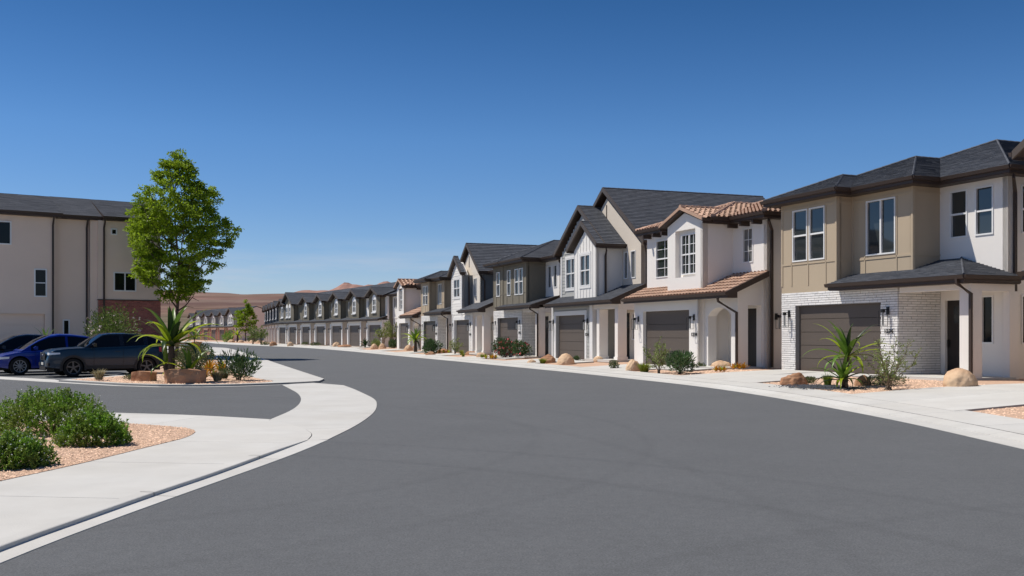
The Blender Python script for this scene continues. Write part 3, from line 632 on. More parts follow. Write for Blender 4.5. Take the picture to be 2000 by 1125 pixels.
def smooth_line(P, it=2):
    for _ in range(it):
        Q = [P[0]]
        for a, b in zip(P, P[1:]): Q += [(a[0]*.75+b[0]*.25, a[1]*.75+b[1]*.25), (a[0]*.25+b[0]*.75, a[1]*.25+b[1]*.75)]
        P = Q+[P[-1]]
    return P
RK = smooth_line(RK); EKs = smooth_line(EK)
RKn = np.array(RK)
def kdist(x, y):
    a = RKn[:-1]; b = RKn[1:]; p = np.array((x, y)); ab = b-a; t = np.clip(((p-a)*ab).sum(1)/(ab*ab).sum(1), 0, 1); return float(np.sqrt((((a+ab*t[:, None])-p)**2).sum(1).min()))
def hR(x, y):
    d = kdist(x, y); return interp([(.62, .035), (5.2, .240), (9, .25)], d)
def sheet(pts, zf, mt, name, step=2.0, thick=0, parent=None, side=None, **kw):
    """flat-ish patch following zf(x,y), with vertical sides of the given thickness"""
    bm = bmesh.new(); f = bm.faces.new([bm.verts.new((x, y, 0)) for x, y in pts]); bmesh.ops.recalc_face_normals(bm, faces=bm.faces)
    xs = [p[0] for p in pts]; ys = [p[1] for p in pts]
    bmesh.ops.triangulate(bm, faces=bm.faces)
    if step:
        for k in range(int((max(xs)-min(xs))/step)+1): bmesh.ops.bisect_plane(bm, geom=bm.verts[:]+bm.edges[:]+bm.faces[:], plane_co=(min(xs)+k*step+.003, 0, 0), plane_no=(1, 0, 0))
        for k in range(int((max(ys)-min(ys))/step)+1): bmesh.ops.bisect_plane(bm, geom=bm.verts[:]+bm.edges[:]+bm.faces[:], plane_co=(0, min(ys)+k*step+.003, 0), plane_no=(0, 1, 0))
    for v in bm.verts: v.co.z = zf(v.co.x, v.co.y)
    for f in bm.faces:
        f.normal_update()
        if f.normal.z < 0: f.normal_flip()
    if thick:
        ed = [e for e in bm.edges if len(e.link_faces) == 1]; r = bmesh.ops.extrude_edge_only(bm, edges=ed)
        for v in [g for g in r['geom'] if isinstance(g, bmesh.types.BMVert)]: v.co.z -= thick
        for f in [g for g in r['geom'] if isinstance(g, bmesh.types.BMFace)]: f.material_index = 1
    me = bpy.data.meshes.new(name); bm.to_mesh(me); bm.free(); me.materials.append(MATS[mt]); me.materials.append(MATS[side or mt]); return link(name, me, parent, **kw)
def slabs(pts, zf, name, parent, cuts, thick=.14, gap=.012, mt='concrete', step=2.0):
    """concrete poured in bays: cut the outline by joint lines (point, normal), each bay its own slab"""
    bm = bmesh.new(); bm.faces.new([bm.verts.new((x, y, 0)) for x, y in pts])
    for co, no in cuts:
        r = bmesh.ops.bisect_plane(bm, geom=bm.verts[:]+bm.edges[:]+bm.faces[:], plane_co=(*co, 0), plane_no=(*no, 0))
        es = [e for e in r['geom_cut'] if isinstance(e, bmesh.types.BMEdge)]
        if es: bmesh.ops.split_edges(bm, edges=es)
    polys = []
    for f in bm.faces:
        P = [(v.co.x, v.co.y) for v in f.verts]; A = sum(a[0]*b[1]-b[0]*a[1] for a, b in zip(P, P[1:]+P[:1]))/2
        if abs(A) < .02: continue
        if A < 0: P = P[::-1]
        n_ = len(P); Q = []
        for i in range(n_):
            a, b, c = P[i-1], P[i], P[(i+1) % n_]; e1 = Vector((b[0]-a[0], b[1]-a[1])); e2 = Vector((c[0]-b[0], c[1]-b[1]))
            if e1.length < 1e-4 or e2.length < 1e-4: continue
            e1.normalize(); e2.normalize(); nn = Vector((-e1.y-e2.y, e1.x+e2.x))
            if nn.length < .2: nn = Vector((-e1.y, e1.x))
            nn.normalize(); Q.append((b[0]+nn.x*gap/2, b[1]+nn.y*gap/2))
        polys.append(Q)
    bm.free()
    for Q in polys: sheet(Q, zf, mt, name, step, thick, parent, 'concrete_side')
def offs(P, d):
    out = []
    for i, p in enumerate(P):
        a = Vector(P[max(i-1, 0)]); b = Vector(P[min(i+1, len(P)-1)]); t = (b-a).normalized(); out.append((p[0]+t.y*d, p[1]-t.x*d))
    return out
def resample(P, step):
    out = [P[0]]; acc = 0
    for a, b in zip(P, P[1:]):
        L_ = math.dist(a, b); t = step-acc
        while t < L_: out.append((a[0]+(b[0]-a[0])*t/L_, a[1]+(b[1]-a[1])*t/L_)); t += step
        acc = (acc+L_) % step
    return out+[P[-1]]
def struct(name): return link(name, None, kind='structure')
sheet([(-1500, -300), (1500, -300), (1500, 3500), (-1500, 3500)], lambda x, y: -.06, 'scrub_ground', 'ground', 0, kind='structure')
sheet([(-140, -12), (7.6, -12), (7.9, 30), (-50, 215), (-140, 222)], lambda x, y: 0, 'asphalt', 'road', 0, kind='structure')
# raised lot on the right: gravel everywhere, concrete poured on it
def loft_sheet(P, ds, zf, mt, name, **kw):
    m = MB(); rows = [offs(P, d) for d in ds]; n_ = len(P)
    for r in rows: m.v += [(x, y, zf(x, y, d_)) for (x, y), d_ in zip(r, [ds[rows.index(r)]]*n_)]
    for i in range(len(rows)-1):
        for j in range(n_-1): a = i*n_+j; m.f.append((a, a+n_, a+n_+1, a+1)); m.m.append(0)
    o = m.build(name, mt, **kw); return fixn(o)
RKr = resample(RK, 2.5)
loft_sheet(RKr, [.6, 1.2, 2.2, 3.4, 5.2, 9, 16, 40, 90], lambda x, y, d: interp([(.62, .035), (5.2, .240), (9, .25)], d), 'gravel', 'gravel_lot', kind='structure')
kerb = struct('kerb'); walk = struct('sidewalk'); drive = struct('driveways')
def kerb_section(P, prof, parent, name='kerb_section', sgn=1, z=0, zmul=lambda x, y: 1, mt=('concrete',)):
    m = MB(); rows = [offs(P, d*sgn) for d, _ in prof]; n_ = len(P)
    for r, (_, h) in zip(rows, prof): m.v += [(x, y, z+h*(zmul(x, y) if h > .02 else 1)) for x, y in r]
    for i in range(len(rows)-1):
        for j in range(n_-1): a = i*n_+j; m.f.append((a, a+n_, a+n_+1, a+1)); m.m.append(0)
    return fixn(m.build(name, list(mt), parent))
def sections(P, prof, parent, L_=3.0, sgn=1, zmul=lambda x, y: 1, name='kerb_section', gap=.012):
    P = resample(P, .5); k = int(L_/.5)
    for i in range(0, len(P)-1, k):
        q = P[i:i+k+1]
        if len(q) < 2: continue
        if len(q) > 2:
            a, b = Vector(q[-1]), Vector(q[-2]); q[-1] = tuple(a+(b-a).normalized()*gap)
        kerb_section(q, prof, parent, name, sgn, zmul=zmul)
ki = next(i for i, p in enumerate(RK) if p[1] > 108); RKn_near = RK[:ki+1]; RKn_far = RK[ki:]
sections(RKn_near, [(0, -.02), (0, .006), (.36, .014), (.365, .003), (.385, .003), (.39, .024), (.69, .066), (.70, .03)], kerb, 4.0, gap=.006)
kerb_section(resample(RKn_far, 4), [(0, -.02), (0, .006), (.36, .014), (.39, .024), (.69, .066), (.70, .03)], kerb)
inner = [p for p in RKr if -5 < p[1]]
for i in range(0, len(inner)-1, 1 if True else 2):
    q = inner[i:i+2]
    far = q[0][1] > 100; wd = 1.8 if not far else 2.6
    a0, a1 = offs(inner, .71)[i:i+2]; b0, b1 = offs(inner, wd)[i:i+2]; e = .012/max(.1, math.dist(a0, a1))
    L2 = lambda p_, q_: (q_[0]+(p_[0]-q_[0])*e, q_[1]+(p_[1]-q_[1])*e)
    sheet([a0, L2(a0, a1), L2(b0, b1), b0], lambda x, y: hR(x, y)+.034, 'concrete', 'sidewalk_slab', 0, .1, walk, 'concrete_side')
def frame(ox, oy, ratio):
    n_ = math.hypot(ratio, 1); U_ = (ratio/n_, -1/n_); V_ = (1/n_, ratio/n_)
    return lambda u, v: (ox+u*U_[0]+v*V_[0], oy+u*U_[1]+v*V_[1])
def driveway(ox, oy, ratio, u0, u1, lim=1.6):
    Fm = frame(ox, oy, ratio); P = []
    for u in (u0, u1):
        v = 0
        while v > -12 and kdist(*Fm(u, v)) > lim: v -= .1
        P.append((u, v))
    pts = [Fm(u0, -.03), Fm(*P[0]), Fm(*P[1]), Fm(u1, -.03)]; um = (u0+u1)/2; vm = (P[0][1]+P[1][1])/4
    Vd = Vector(Fm(0, 1))-Vector(Fm(0, 0)); Ud = Vector(Fm(1, 0))-Vector(Fm(0, 0))
    slabs(pts, lambda x, y: hR(x, y)+.039, 'driveway_slab', drive, [(Fm(um, 0), tuple(Ud)), (Fm(0, vm), tuple(Vd))], thick=.1)
AP = (10.69, 37.5)
driveway(*AP, .40, -.75, 4.75); driveway(14.77, 27.3, .40, -.3, 4.8); driveway(6.12, 46.5, .40, -.6, 4.4); driveway(2.56, 57.5, .36, -.5, 4.5); driveway(-.95, 66.5, .36, -.5, 4.3); driveway(-4.34, 75.3, .35, -.5, 4.3); driveway(-7.49, 84.5, .35, -.5, 4.2); driveway(-10.85, 95.5, .35, -.5, 4.2)
for k in range(7): u = -7.25*k; F0 = frame(-16.19, 112, .5); x, y = F0(u if k < 6 else -41.9, 0); driveway(x, y, .5, -.1, 4.6, 2.4)
# front walks beside each drive
slabs([frame(*AP, .4)(u, v) for u, v in ((5.4, -.9), (8.3, -.9), (8.3, .0), (5.4, 0))], lambda x, y: hR(x, y)+.075, 'walk_slab', drive, [], .12)
slabs([frame(*AP, .4)(u, v) for u, v in ((4.76, -1.6), (6.4, -1.6), (6.4, -.92), (4.76, -.92))], lambda x, y: hR(x, y)+.045, 'walk_slab', drive, [], .12)
for ox, oy, r_ in ((6.12, 46.5, .40), (2.56, 57.5, .36), (-.95, 66.5, .36)):
    slabs([frame(ox, oy, r_)(u, v) for u, v in ((4.45, -1.9), (7.0, -1.9), (7.0, -.8), (4.45, -.8))], lambda x, y: hR(x, y)+.06, 'walk_slab', drive, [], .12)
# ---- left side: near corner
ZL = lambda x, y: max(.014, .046*(1-min(1, max(0, (y-13)/3.0))**1.5))
KF = [(-4.28, -8), (-4.18, 2), (-3.68, 7.0)] ; KF = [(-4.2, -8), (-4.05, 0), (-3.98, 6.6), (-3.88, 8.2), (-3.72, 9.8), (-3.5, 11.3), (-3.22, 13.4), (-3.1, 14.9)]
# measured kerb face follows the asphalt edge 0.35 m in
KF = [(-4.1, -8), (-4.0, 2), (-3.84, 7.4), (-3.73, 8.5), (-3.58, 10.1), (-3.40, 11.5), (-3.2, 14.1), (-3.12, 15.2)]
KFs = smooth_line(KF)
arc = smooth_line([(-3.2, 15.9), (-3.3, 16.4), (-3.65, 17.3), (-4.25, 18.4), (-5.1, 19.15), (-6.4, 19.7), (-8.2, 20.25), (-11.1, 21.1), (-20, 23.0), (-45, 28)])
P1 = KFs+arc+[(-45, -8)]
D2 = Vector((-.9, .43)).normalized()
cuts = [((-3.7, yy), (0.12, 1)) for yy in (-3, .5, 4.0, 7.2, 9.6, 12.2, 14.8)]+[((xx, 19), (1, -.25)) for xx in (-6.2, -9, -12, -16, -22, -30)]
slabs(P1, lambda x, y: ZL(x, y), 'sidewalk_slab', walk, cuts, thick=.16, step=1.6)
sections([p for p in KFs if p[1] < 15.25], [(0, .0), (0, .045), (.012, .05), (.15, .051), (.155, .03)], kerb, 3.0, sgn=-1, zmul=lambda x, y: (ZL(x, y)+.004)/.05, name='kerb_section', gap=.02)
gut = struct('gutter')
E_near = [p for p in EKs if p[1] < 15.2]+[(-2.835, 15.35)]
sections(E_near, [(0, -.02), (0, .006), (.28, .012), (.34, .010)], gut, 3.0, sgn=-1, name='gutter_section')
VG = [(-2.835, 15.36)]+[p for p in EKs if 15.5 < p[1] < 33.3]+[(-6.75, 33.5), (-7.2, 32.6)]+smooth_line([(-7.39, 32.0), (-6.6, 29.6), (-5.85, 27.3), (-5.15, 24.4), (-4.72, 21.56), (-4.62, 19.02)], 3)+[p for p in arc[::-1] if p[0] > -4.6]+[(-3.14, 15.36)]
slabs(VG, lambda x, y: .008, 'gutter_slab', gut, [((-5.92, 27.55), (-1.79, 1.24)), ((-4.7, 21.4), (.97, 1.79)), ((-3.3, 17.1), (-.4, 1)), ((-6.5, 31.4), (-.9, 1.2))], thick=.03, gap=.014)
slabs(smooth_line([(-4.62, 19.04), (-6.4, 20.06), (-8.2, 20.63), (-11.1, 21.5), (-20, 23.4), (-45, 28.4)])+[(x, y+.015) for x, y in arc[::-1] if x < -4.5], lambda x, y: .007, 'gutter_slab', gut, [((xx, 19), (1, -.25)) for xx in (-7, -10, -14, -20)], thick=.02)
NG = smooth_line([(-11.5, 4.5), (-6.8, 6.0), (-6.0, 8.4), (-5.52, 10.7), (-5.22, 12.5), (-5.12, 14.6), (-5.1, 15.9), (-5.35, 16.9), (-6.08, 17.5), (-7.05, 18.1), (-9.6, 18.8), (-16, 20.4), (-30, 23.6), (-40, 25), (-40, 4)])
sheet(NG, lambda x, y: ZL(x, y)+.006, 'gravel', 'gravel_bed', 1.6, .03, kind='structure')
# ---- island between the side street and the road
I0 = [(-30, 44.5), (-18.5, 36.0), (-14.25, 32.67), (-12.5, 31.35), (-10.9, 30.65), (-9.6, 30.65), (-8.5, 31.05), (-7.39, 32.0)]
slabs(I0[1:]+[(-7.0, 32.55), (-8.6, 31.3), (-9.65, 30.92), (-10.85, 30.92), (-12.35, 31.6), (-14.1, 32.95), (-18.35, 36.35)], lambda x, y: .007, 'gutter_slab', gut, [((xx, 32), (1, .1)) for xx in (-9.7, -12.5, -15.5)], thick=.02)
EI = [(x-.02, y+.0) for x, y in offs([p for p in EKs if p[1] > 33.6], -.12)]
ISL = smooth_line([(-15.6, 34.25), (-14.05, 33.0), (-12.3, 31.65), (-10.85, 30.96), (-9.65, 30.95), (-8.65, 31.33), (-7.3, 32.45), (-6.5, 33.6)])+[p for p in EI if p[1] < 136]+[(-46, 131.5), (-60, 137), (-62, 128), (-40, 108), (-33, 92), (-24.5, 66), (-19.4, 50), (-15.8, 41), (-15.2, 37.5)]
slabs(ISL, lambda x, y: .06, 'sidewalk_slab', walk, [((-6.5-.33*(yy-34), yy), (-.3, 1)) for yy in (36, 40, 44, 48, 54, 60, 68, 78, 90, 104, 118)], thick=.1, step=3)
IG = [(-15.3, 34.5), (-14.0, 33.35), (-12.3, 32.0), (-10.85, 31.35), (-9.7, 31.35), (-8.7, 31.75), (-8.05, 32.5), (-7.95, 33.2), (-8.9, 35.0), (-10.6, 39), (-12.1, 43.1), (-16.9, 57), (-23.8, 80), (-31.6, 102), (-35.8, 113), (-38, 113), (-33.4, 100), (-24.9, 72), (-20.2, 58), (-16.6, 47), (-15, 41), (-14.6, 37.5)]
sheet(smooth_line(IG), lambda x, y: .064, 'gravel', 'gravel_bed', 2.5, .02, kind='structure')
for yy, w_ in ((49, .7), (57, .8), (66, .9), (76, 1.0), (88, 1.2)):
    xa = -11.6-(yy-42)*.315; slabs([(xa-5.0, yy), (xa+.3, yy), (xa+.3-.25, yy+w_), (xa-5.0-.25, yy+w_)], lambda x, y: .075, 'walk_slab', walk, [], .05)
slabs([(-30, 44.5), (-18.55, 36.05), (-15.65, 33.95), (-15.5, 34.5), (-16.4, 35.7), (-19.4, 38.0), (-30, 46)], lambda x, y: .009, 'gutter_slab', gut, [((-20, 38), (1, .8)), ((-24, 40), (1, .8))], thick=.02)
# parking bay lines and the paved court of the left building
mst = MATS['white_trim']
sheet([(-62, 40), (-30, 52), (-18, 60), (-24.5, 69), (-40, 112), (-90, 130), (-110, 60)], lambda x, y: .012, 'concrete', 'forecourt', 0, .02, kind='structure')
for k in range(5):
    c = Vector((-18.8, 38.2))+Vector((-2.25, 1.47))*(k-.3)*1.0; d = Vector((.8387, .5446)); n_ = Vector((-.5446, .8387))*.05
    a = c-d*.4; b = c+d*4.6; sheet([tuple(a-n_), tuple(b-n_), tuple(b+n_), tuple(a+n_)], lambda x, y: .005, 'white_trim', 'parking_line', 0, kind='structure')

# ---------------------------------------------------------------- pebbles
def inpoly(x, y, P):
    c = False
    for a, b in zip(P, P[1:]+P[:1]):
        if (a[1] > y) != (b[1] > y) and x < (b[0]-a[0])*(y-a[1])/(b[1]-a[1])+a[0]: c = not c
    return c
def pebbles(name, pts, s0, s1, mt='pebble', **kw):
    rng = np.random.default_rng(5); N = len(pts); pts = np.array(pts)
    base = np.array([(1, 0, 0), (0, 1, 0), (-1, 0, 0), (0, -1, 0), (0, 0, .8)]); T = [(0, 1, 4), (1, 2, 4), (2, 3, 4), (3, 0, 4)]
    jit = base[None]+rng.uniform(-.3, .3, (N, 5, 3)); sz = rng.uniform(s0, s1, (N, 1, 1)); jit = jit*sz*rng.uniform(.7, 1.3, (N, 1, 3)); a = rng.uniform(0, 6.28, N); ca, sa = np.cos(a)[:, None], np.sin(a)[:, None]
    x = jit[..., 0]*ca-jit[..., 1]*sa; y = jit[..., 0]*sa+jit[..., 1]*ca; V = np.stack([x, y, jit[..., 2]*.8], -1)+pts[:, None, :]
    me = bpy.data.meshes.new(name); me.vertices.add(N*5); me.vertices.foreach_set('co', V.astype(np.float32).ravel()); t = np.array(T)
    idx = (np.arange(N)[:, None, None]*5+t[None]).ravel().astype(np.int32); me.loops.add(len(idx)); me.loops.foreach_set('vertex_index', idx); me.polygons.add(N*4); me.polygons.foreach_set('loop_start', np.arange(0, N*12, 3, dtype=np.int32)); me.materials.append(MATS[mt]); me.update(calc_edges=True); me.validate()
    return link(name, me, kind='stuff', **kw)
rs = random.Random(3)
def scatter(P, zf, dens, box, test=lambda x, y: True):
    x0, x1, y0, y1 = box; out = []
    for _ in range(int((x1-x0)*(y1-y0)*dens)):
        x, y = rs.uniform(x0, x1), rs.uniform(y0, y1)
        if (P is None or inpoly(x, y, P)) and test(x, y): out.append((x, y, zf(x, y)))
    return out
pebbles('gravel', scatter(NG, lambda x, y: ZL(x, y)+.008, 520, (-8.6, -4.8, 9, 19.4)), .009, .021)
pebbles('gravel', scatter(IG, lambda x, y: .063, 150, (-15.5, -7.9, 31, 40)), .018, .036)
def rlot(x, y):
    d = kdist(x, y)
    if not 1.85 < d < 6.5: return False
    for (ox, oy, r_, a, b) in ((10.69, 37.5, .4, -.75, 4.75), (14.77, 27.3, .4, -.3, 4.8), (6.12, 46.5, .4, -.6, 4.4)):
        n_ = math.hypot(r_, 1); u = ((x-ox)*r_-(y-oy))/n_; v = ((x-ox)+(y-oy)*r_)/n_
        if a < u < b or v > -.1: return False
    return True
pebbles('gravel', scatter(None, lambda x, y: hR(x, y)-.004, 110, (6, 14.6, 14, 44), rlot), .018, .04)
ax_, ay_ = 9.0, 28.3
pebbles('black_gravel', [(ax_+rs.gauss(0, .45), ay_+rs.gauss(0, .55), hR(ax_, ay_)+.012) for _ in range(2600)], .02, .045, 'black_pebble')

# ---------------------------------------------------------------- houses on the right
mod = dict(panel='khaki', detail=1)
A = root_at('town_house', 'khaki panelled house with white brick garage wall and dark hip roof', 'house', *AP, .40, group=GRP)
house_modern(A, dict(b=(2.32, 5.25, 7.98), v=(.66, 1.8), ze=6.52, panel='khaki', g=4.48, gw=5.27, nb=300, ns=300, pu=8.24, side=True, gn=5,
    w1=[(-.16, .69, 4.11, 6.03, 'sh'), (.80, 1.66, 4.11, 6.03, 'sh')], w2=[(3.04, 4.44, 4.13, 6.03, 'slider')], w3=[(5.70, 6.40, 4.54, 6.08, 'sh'), (6.73, 7.43, 4.54, 6.08, 'sh')]))
B = root_at('town_house', 'white stucco house with terracotta barrel tile roofs and arched porch, beside the khaki house', 'house', 6.12, 46.5, .40, group=GRP)
house_spanish(B, dict(b=(2.22, 5.07, 7.44), v=(0, 1.5), vl=.5, ze=6.28, g=4.01, gw=4.74, pu=7.15, lu=-1.0, rec=(2.88, 4.50, 3.86, 5.9), wm=(3.16, 4.42, 3.98, 5.72), wr=(5.8, 6.51, 4.36, 5.79), wl=(.35, 1.85, 4.0, 5.72), nt=290, side=True))
C = root_at('town_house', 'farmhouse with steep dark gables and white board bay, round boulder in front', 'house', 2.56, 57.5, .36, group=GRP)
farmC = dict(b=(2.6, 5.53, 7.7), v=(.5, 1.5), ze=6.12, pitch=.68, r1=(2.1, 6.02), r2=(-1.0, 6.02), r3=(-1.2, 8.45), side_m='grey_siding', bay_m='white_siding', w3m='stucco_beige', g=4.1, gw=5.1, pu=8.1, posts=(5.55, 7.75), lu=-.5, lw=[(6.75, 7.3, 1.1, 2.5)],
    hl=(.3, 1.75, 4.0, 5.7), hb=(3.47, 4.72, 4.0, 5.66), h3=[(5.75, 6.2, 4.3, 5.72), (6.57, 7.1, 4.3, 5.72)])
house_farm(C, farmC)
D = root_at('town_house', 'house with dark olive upper storey and white brick base, behind two pink rose bushes', 'house', -.95, 66.5, .36, group=GRP)
house_modern(D, dict(b=(1.1, 5.38, 7.79), v=(.02, 1.3), ze=6.1, panel='dark_khaki', g=3.93, gw=4.68, pu=7.4, detail=1.4, right='rake', gn=4, bH=.1, bL=.45, w1=[(-.2, .5, 3.9, 5.5, 'sh')], w2=[(1.85, 2.5, 3.88, 5.52, 'sh'), (3.29, 4.0, 3.88, 5.52, 'sh'), (4.1, 4.8, 3.88, 5.52, 'sh')], w3=[(5.78, 6.3, 4.23, 5.58, 'fixed'), (6.7, 7.22, 4.23, 5.58, 'fixed')]))
Eh = root_at('town_house', 'white lap sided farmhouse with two steep dark gables, left of the olive house', 'house', -4.34, 75.3, .35, group=GRP)
house_farm(Eh, dict(b=(-.79, 2.04, 3.95), v=(.3, .8), v4=1.8, b4=6.6, r2on=False, h4=[(4.3, 4.9, 4.2, 5.6), (5.15, 5.8, 4.2, 5.6)], ze=5.95, pitch=.72, r1=(-1.15, 2.4), r2=(-1.34, 2.5), r3=(-1.9, 4.3), side_m='white_siding', bay_m='white_siding', w3m='stucco_cream', gm='stucco_cream', g=3.88, gw=4.75, pu=7.3, posts=(5.3, 6.9), lu=2.6, bay_siding=True, bside='blue_siding', bz=2.9,
    hb=(-.15, 1.4, 4.17, 5.5), h3=[(2.35, 3.1, 4.2, 5.5)], h3s='slider', r_siding=False, detail=1.5))
Fh = root_at('town_house', 'narrow khaki house with white lower wall and dark hip roof, behind the dark green shrub', 'house', -7.49, 84.5, .35, group=GRP)
house_modern(Fh, dict(b=(1.93, 4.59, 7.2), v=(.55, 1.7), ze=5.98, panel='khaki', g=3.88, gw=4.6, pu=7.6, detail=1.8, right='hip', gn=4, bH=.12, bL=.5, w1=[(-.2, .6, 3.85, 5.45, 'sh'), (.68, 1.4, 3.85, 5.45, 'sh')], w2=[(2.7, 3.8, 3.85, 5.5, 'slider')], w3=[(5.1, 5.7, 4.3, 5.5, 'sh')]))
Gh = root_at('town_house', 'small white stucco house with orange tiled gable, farthest of its block behind the palm', 'house', -10.85, 95.5, .35, group=GRP)
house_spanish(Gh, dict(b=(-.82, 2.07, 7.2), v=(.5, 1.6), vl=.55, ze=6.0, g=3.8, gw=4.6, pu=7.3, lu=2.5, rec=(-.1, 1.5, 3.6, 5.75), wm=(.0, 1.39, 3.77, 5.58), wr=(5.0, 5.8, 4.0, 5.5), detail=1.5))
H = root_at('town_house', 'house at the right edge, only its brown eave corner showing', 'house', 14.77, 27.3, .40, group=GRP)
fH = dict(farmC); fH.update(go=.8, side_m='blue_siding', w3m='stucco_white', ze=6.52, detail=1.5, r2=(-.98, 6.02)); house_farm(H, fH)
for z0, z1, n_ in ((3.86, 5.9, 0),):
    block(B, 'accent_wall', 'stucco_white', 2.22, 2.3, .24, .5, 3.0, 6.0)

# ---------------------------------------------------------------- dark row and far blocks
def row_unit(name_label, ox, oy, ratio, k, first=False, last=False, body='dark_khaki', low_m='stucco_white', group=None, W_=7.25, ze=5.66, simple=False, gableend=None, white_right=False, pier='white_trim', dorm=None, nodorm=False):
    r = root_at('row_house', name_label, 'house', ox, oy, ratio, group=group); e = .45
    low = 2.95; uL = -2.45; uR = uL+W_
    front_wall(r, -.35, 4.75, 0, 0, low, low_m, [(0, 4.4, 0, 2.42)]); garage_door(r, 0, 4.4, 2.42, n=4)
    block(r, 'pilaster', pier, -.45, -.03, -.06, 0, 0, 2.7); block(r, 'pilaster', pier, 4.43, 4.85, -.06, 0, 0, 2.7)
    vm = .6; front_wall(r, uL+.005, -.36, vm, 0, 3.0, body); front_wall(r, uL+.005, uR-.005, vm+.001, 3.001, ze-.1, 'stucco_white' if white_right else body, [(-1.9, -1.2, 4.2, 5.3)] if not white_right else [(-1.9, -1.2, 4.2, 5.3)]); 
    window(r, -1.9, -1.2, 4.2, 5.3, vm, 'slider')
    d0, d1 = dorm or ((.33, 4.0) if not first else (-.6, 4.7)); c = (d0+d1)/2; pt = .42 if not first else .5
    ws = [(c-.55, c+.55, 3.95, 5.25)] if not first else [(c-1.25, c-.35, 3.95, 5.25), (c+.35, c+1.25, 3.95, 5.25)]
    bay = front_wall(r, d0, d1, 0, 3.1, ze-.15, body, ws, gable=(c, ze-.15+(d1-d0)/2*pt), depth=.1)
    for w in ws:
        wn = window(r, *w, 0, 'twin' if not simple else 'slider', trim=(.12, 'window_white')); m = MB(); cc = (w[0]+w[1])/2; hw = (w[1]-w[0])/2
        m.prism([(w[0]-.1, -.035, w[3]+.14), (w[1]+.1, -.035, w[3]+.14), (cc+hw*.6, -.035, w[3]+.42), (cc, -.035, w[3]+.52), (cc-hw*.6, -.035, w[3]+.42)], (0, .034, 0)); fixn(m.build('arch_trim', 'window_white', wn))
        block(wn, 'window_sill', 'window_white', w[0]-.2, w[1]+.2, -.14, -.04, w[2]-.24, w[2]-.15)
    battens(bay, [d0+.05+i*.4 for i in range(int((d1-d0)/.4)+1)], 3.1, ze, 0, body, topf=lambda u: ze-.2+((d1-d0)/2-abs(u-c))*pt, holes=[(w[0]-.1, w[1]+.1, w[2]-.25, w[3]+.5) for w in ws])
    front_wall(r, 0, vm, d1, 3.1, ze-.2, body, axis='v', depth=.1); block(r, 'wall', body, d0, d0+.1, .16, vm, 3.1, ze-.2)
    block(r, 'wall', low_m, -.35, 4.75, .3, 1.4, 0, low) if False else None
    front_wall(r, .16, 1.7, 4.75, 0, low, low_m, axis='v', depth=.1); block(r, 'wall', low_m, -.35, -.28, .2, vm, 0, low)
    block(r, 'wall', body if not gableend else gableend, uL+.01, uR-.01, .85, 9.7, 0, ze-.12)
    rf = link('roof', None, r); dt = 2.2
    p = .39; v0 = .12; vr = 5.0; zr = ze+(vr-v0)*p
    slope(rf, [(uL, v0, ze), (uR, v0, ze), (uR, vr, zr), (uL, vr, zr)], detail=dt); slope(rf, [(uR, vr*2-v0, ze), (uL, vr*2-v0, ze), (uL, vr, zr), (uR, vr, zr)], detail=dt*1.5)
    gutter(rf, [(uL, v0, ze), (uR, v0, ze)]); ridge(rf, (uL, vr, zr+.02), (uR, vr, zr+.02))
    hip(rf, d0-.35, d1+.35, -e, v0+(d1-d0+.7)/2*pt/p+.3, ze+.02, pt, front='gable', detail=dt)
    lr = link('porch_roof', None, r); slope(lr, [(uL, -e, 3.08), (uR, -e, 3.08), (uR, vm, 3.42), (uL, vm, 3.42)], detail=dt); gutter(lr, [(uL+.005, -e, 3.08), (uR-.005, -e, 3.08)])
    if gableend: m = MB(); m.prism([(uR-.01, .3, ze-.12), (uR-.01, 9.8, ze-.12), (uR-.01, vr, zr-.15)], (-.2, 0, 0)); fixn(m.build('gable_wall', gableend, r))
    if not simple: lantern(r, -.24, -.06, 2.05); lantern(r, 4.64, -.06, 2.05)
    return r
G2 = 'dark gabled row houses in the middle distance'
wh = ['beside the small tiled house, white wall at its right', 'second of the dark row from the tiled house', 'third of the dark row from the tiled house', 'fourth of the dark row from the tiled house', 'fifth of the dark row from the tiled house']
F0 = frame(-16.19, 112, .5)
for k in range(5):
    x, y = F0(-7.25*k, 0); u_ = row_unit('dark olive dormer house, '+wh[k], x, y, .5, k, group=G2, white_right=(k == 0))
    if k == 0:
        front_wall(u_, 4.805, 7.0, 1.2, 3.1, 5.5, 'stucco_white', [(5.2, 6.2, 4.2, 5.3)]); window(u_, 5.2, 6.2, 4.2, 5.3, 1.2, 'slider'); front_wall(u_, 4.76, 7.0, 1.25, 0, 3.1, 'stucco_white', [(5.4, 6.3, 0, 2.4)]); front_door(u_, 5.4, 6.3, 1.37, 2.4, lite=False); block(u_, 'wall', 'stucco_white', 4.805, 7.0, 1.45, 9, 0, 5.5)
        rf = link('roof', None, u_); slope(rf, [(4.82, .7, 5.72), (7.4, .7, 5.72), (7.4, 6.1, 7.6), (4.82, 6.1, 7.6)], detail=2.2); gutter(rf, [(4.82, .7, 5.72), (7.4, .7, 5.72)])
x, y = F0(-36.25-.0, 0); r6 = row_unit('dark olive house with a wide twin window gable, far end of the dark row', x, y, .5, 5, first=True, group=G2, dorm=(-3.3, 3.05))
x, y = F0(-42.3, 0); r7 = row_unit('end house of the dark row with its garage door beside young trees', x, y, .5, 6, group=G2, simple=True)
G3 = 'row houses seen edge on beyond the dark row'
wh3 = ['nearest', 'second', 'middle', 'fourth', 'farthest']
F3 = frame(-37.7, 158.5, .31)
for k in range(5):
    x, y = F3(-7.25*k, 0); row_unit('grey row house seen edge on past the dark row, %s of its five' % wh3[k], x, y, .31, k, body='blue_siding', group=G3, simple=True)
G4 = 'brick piered row houses at the far bend of the road'
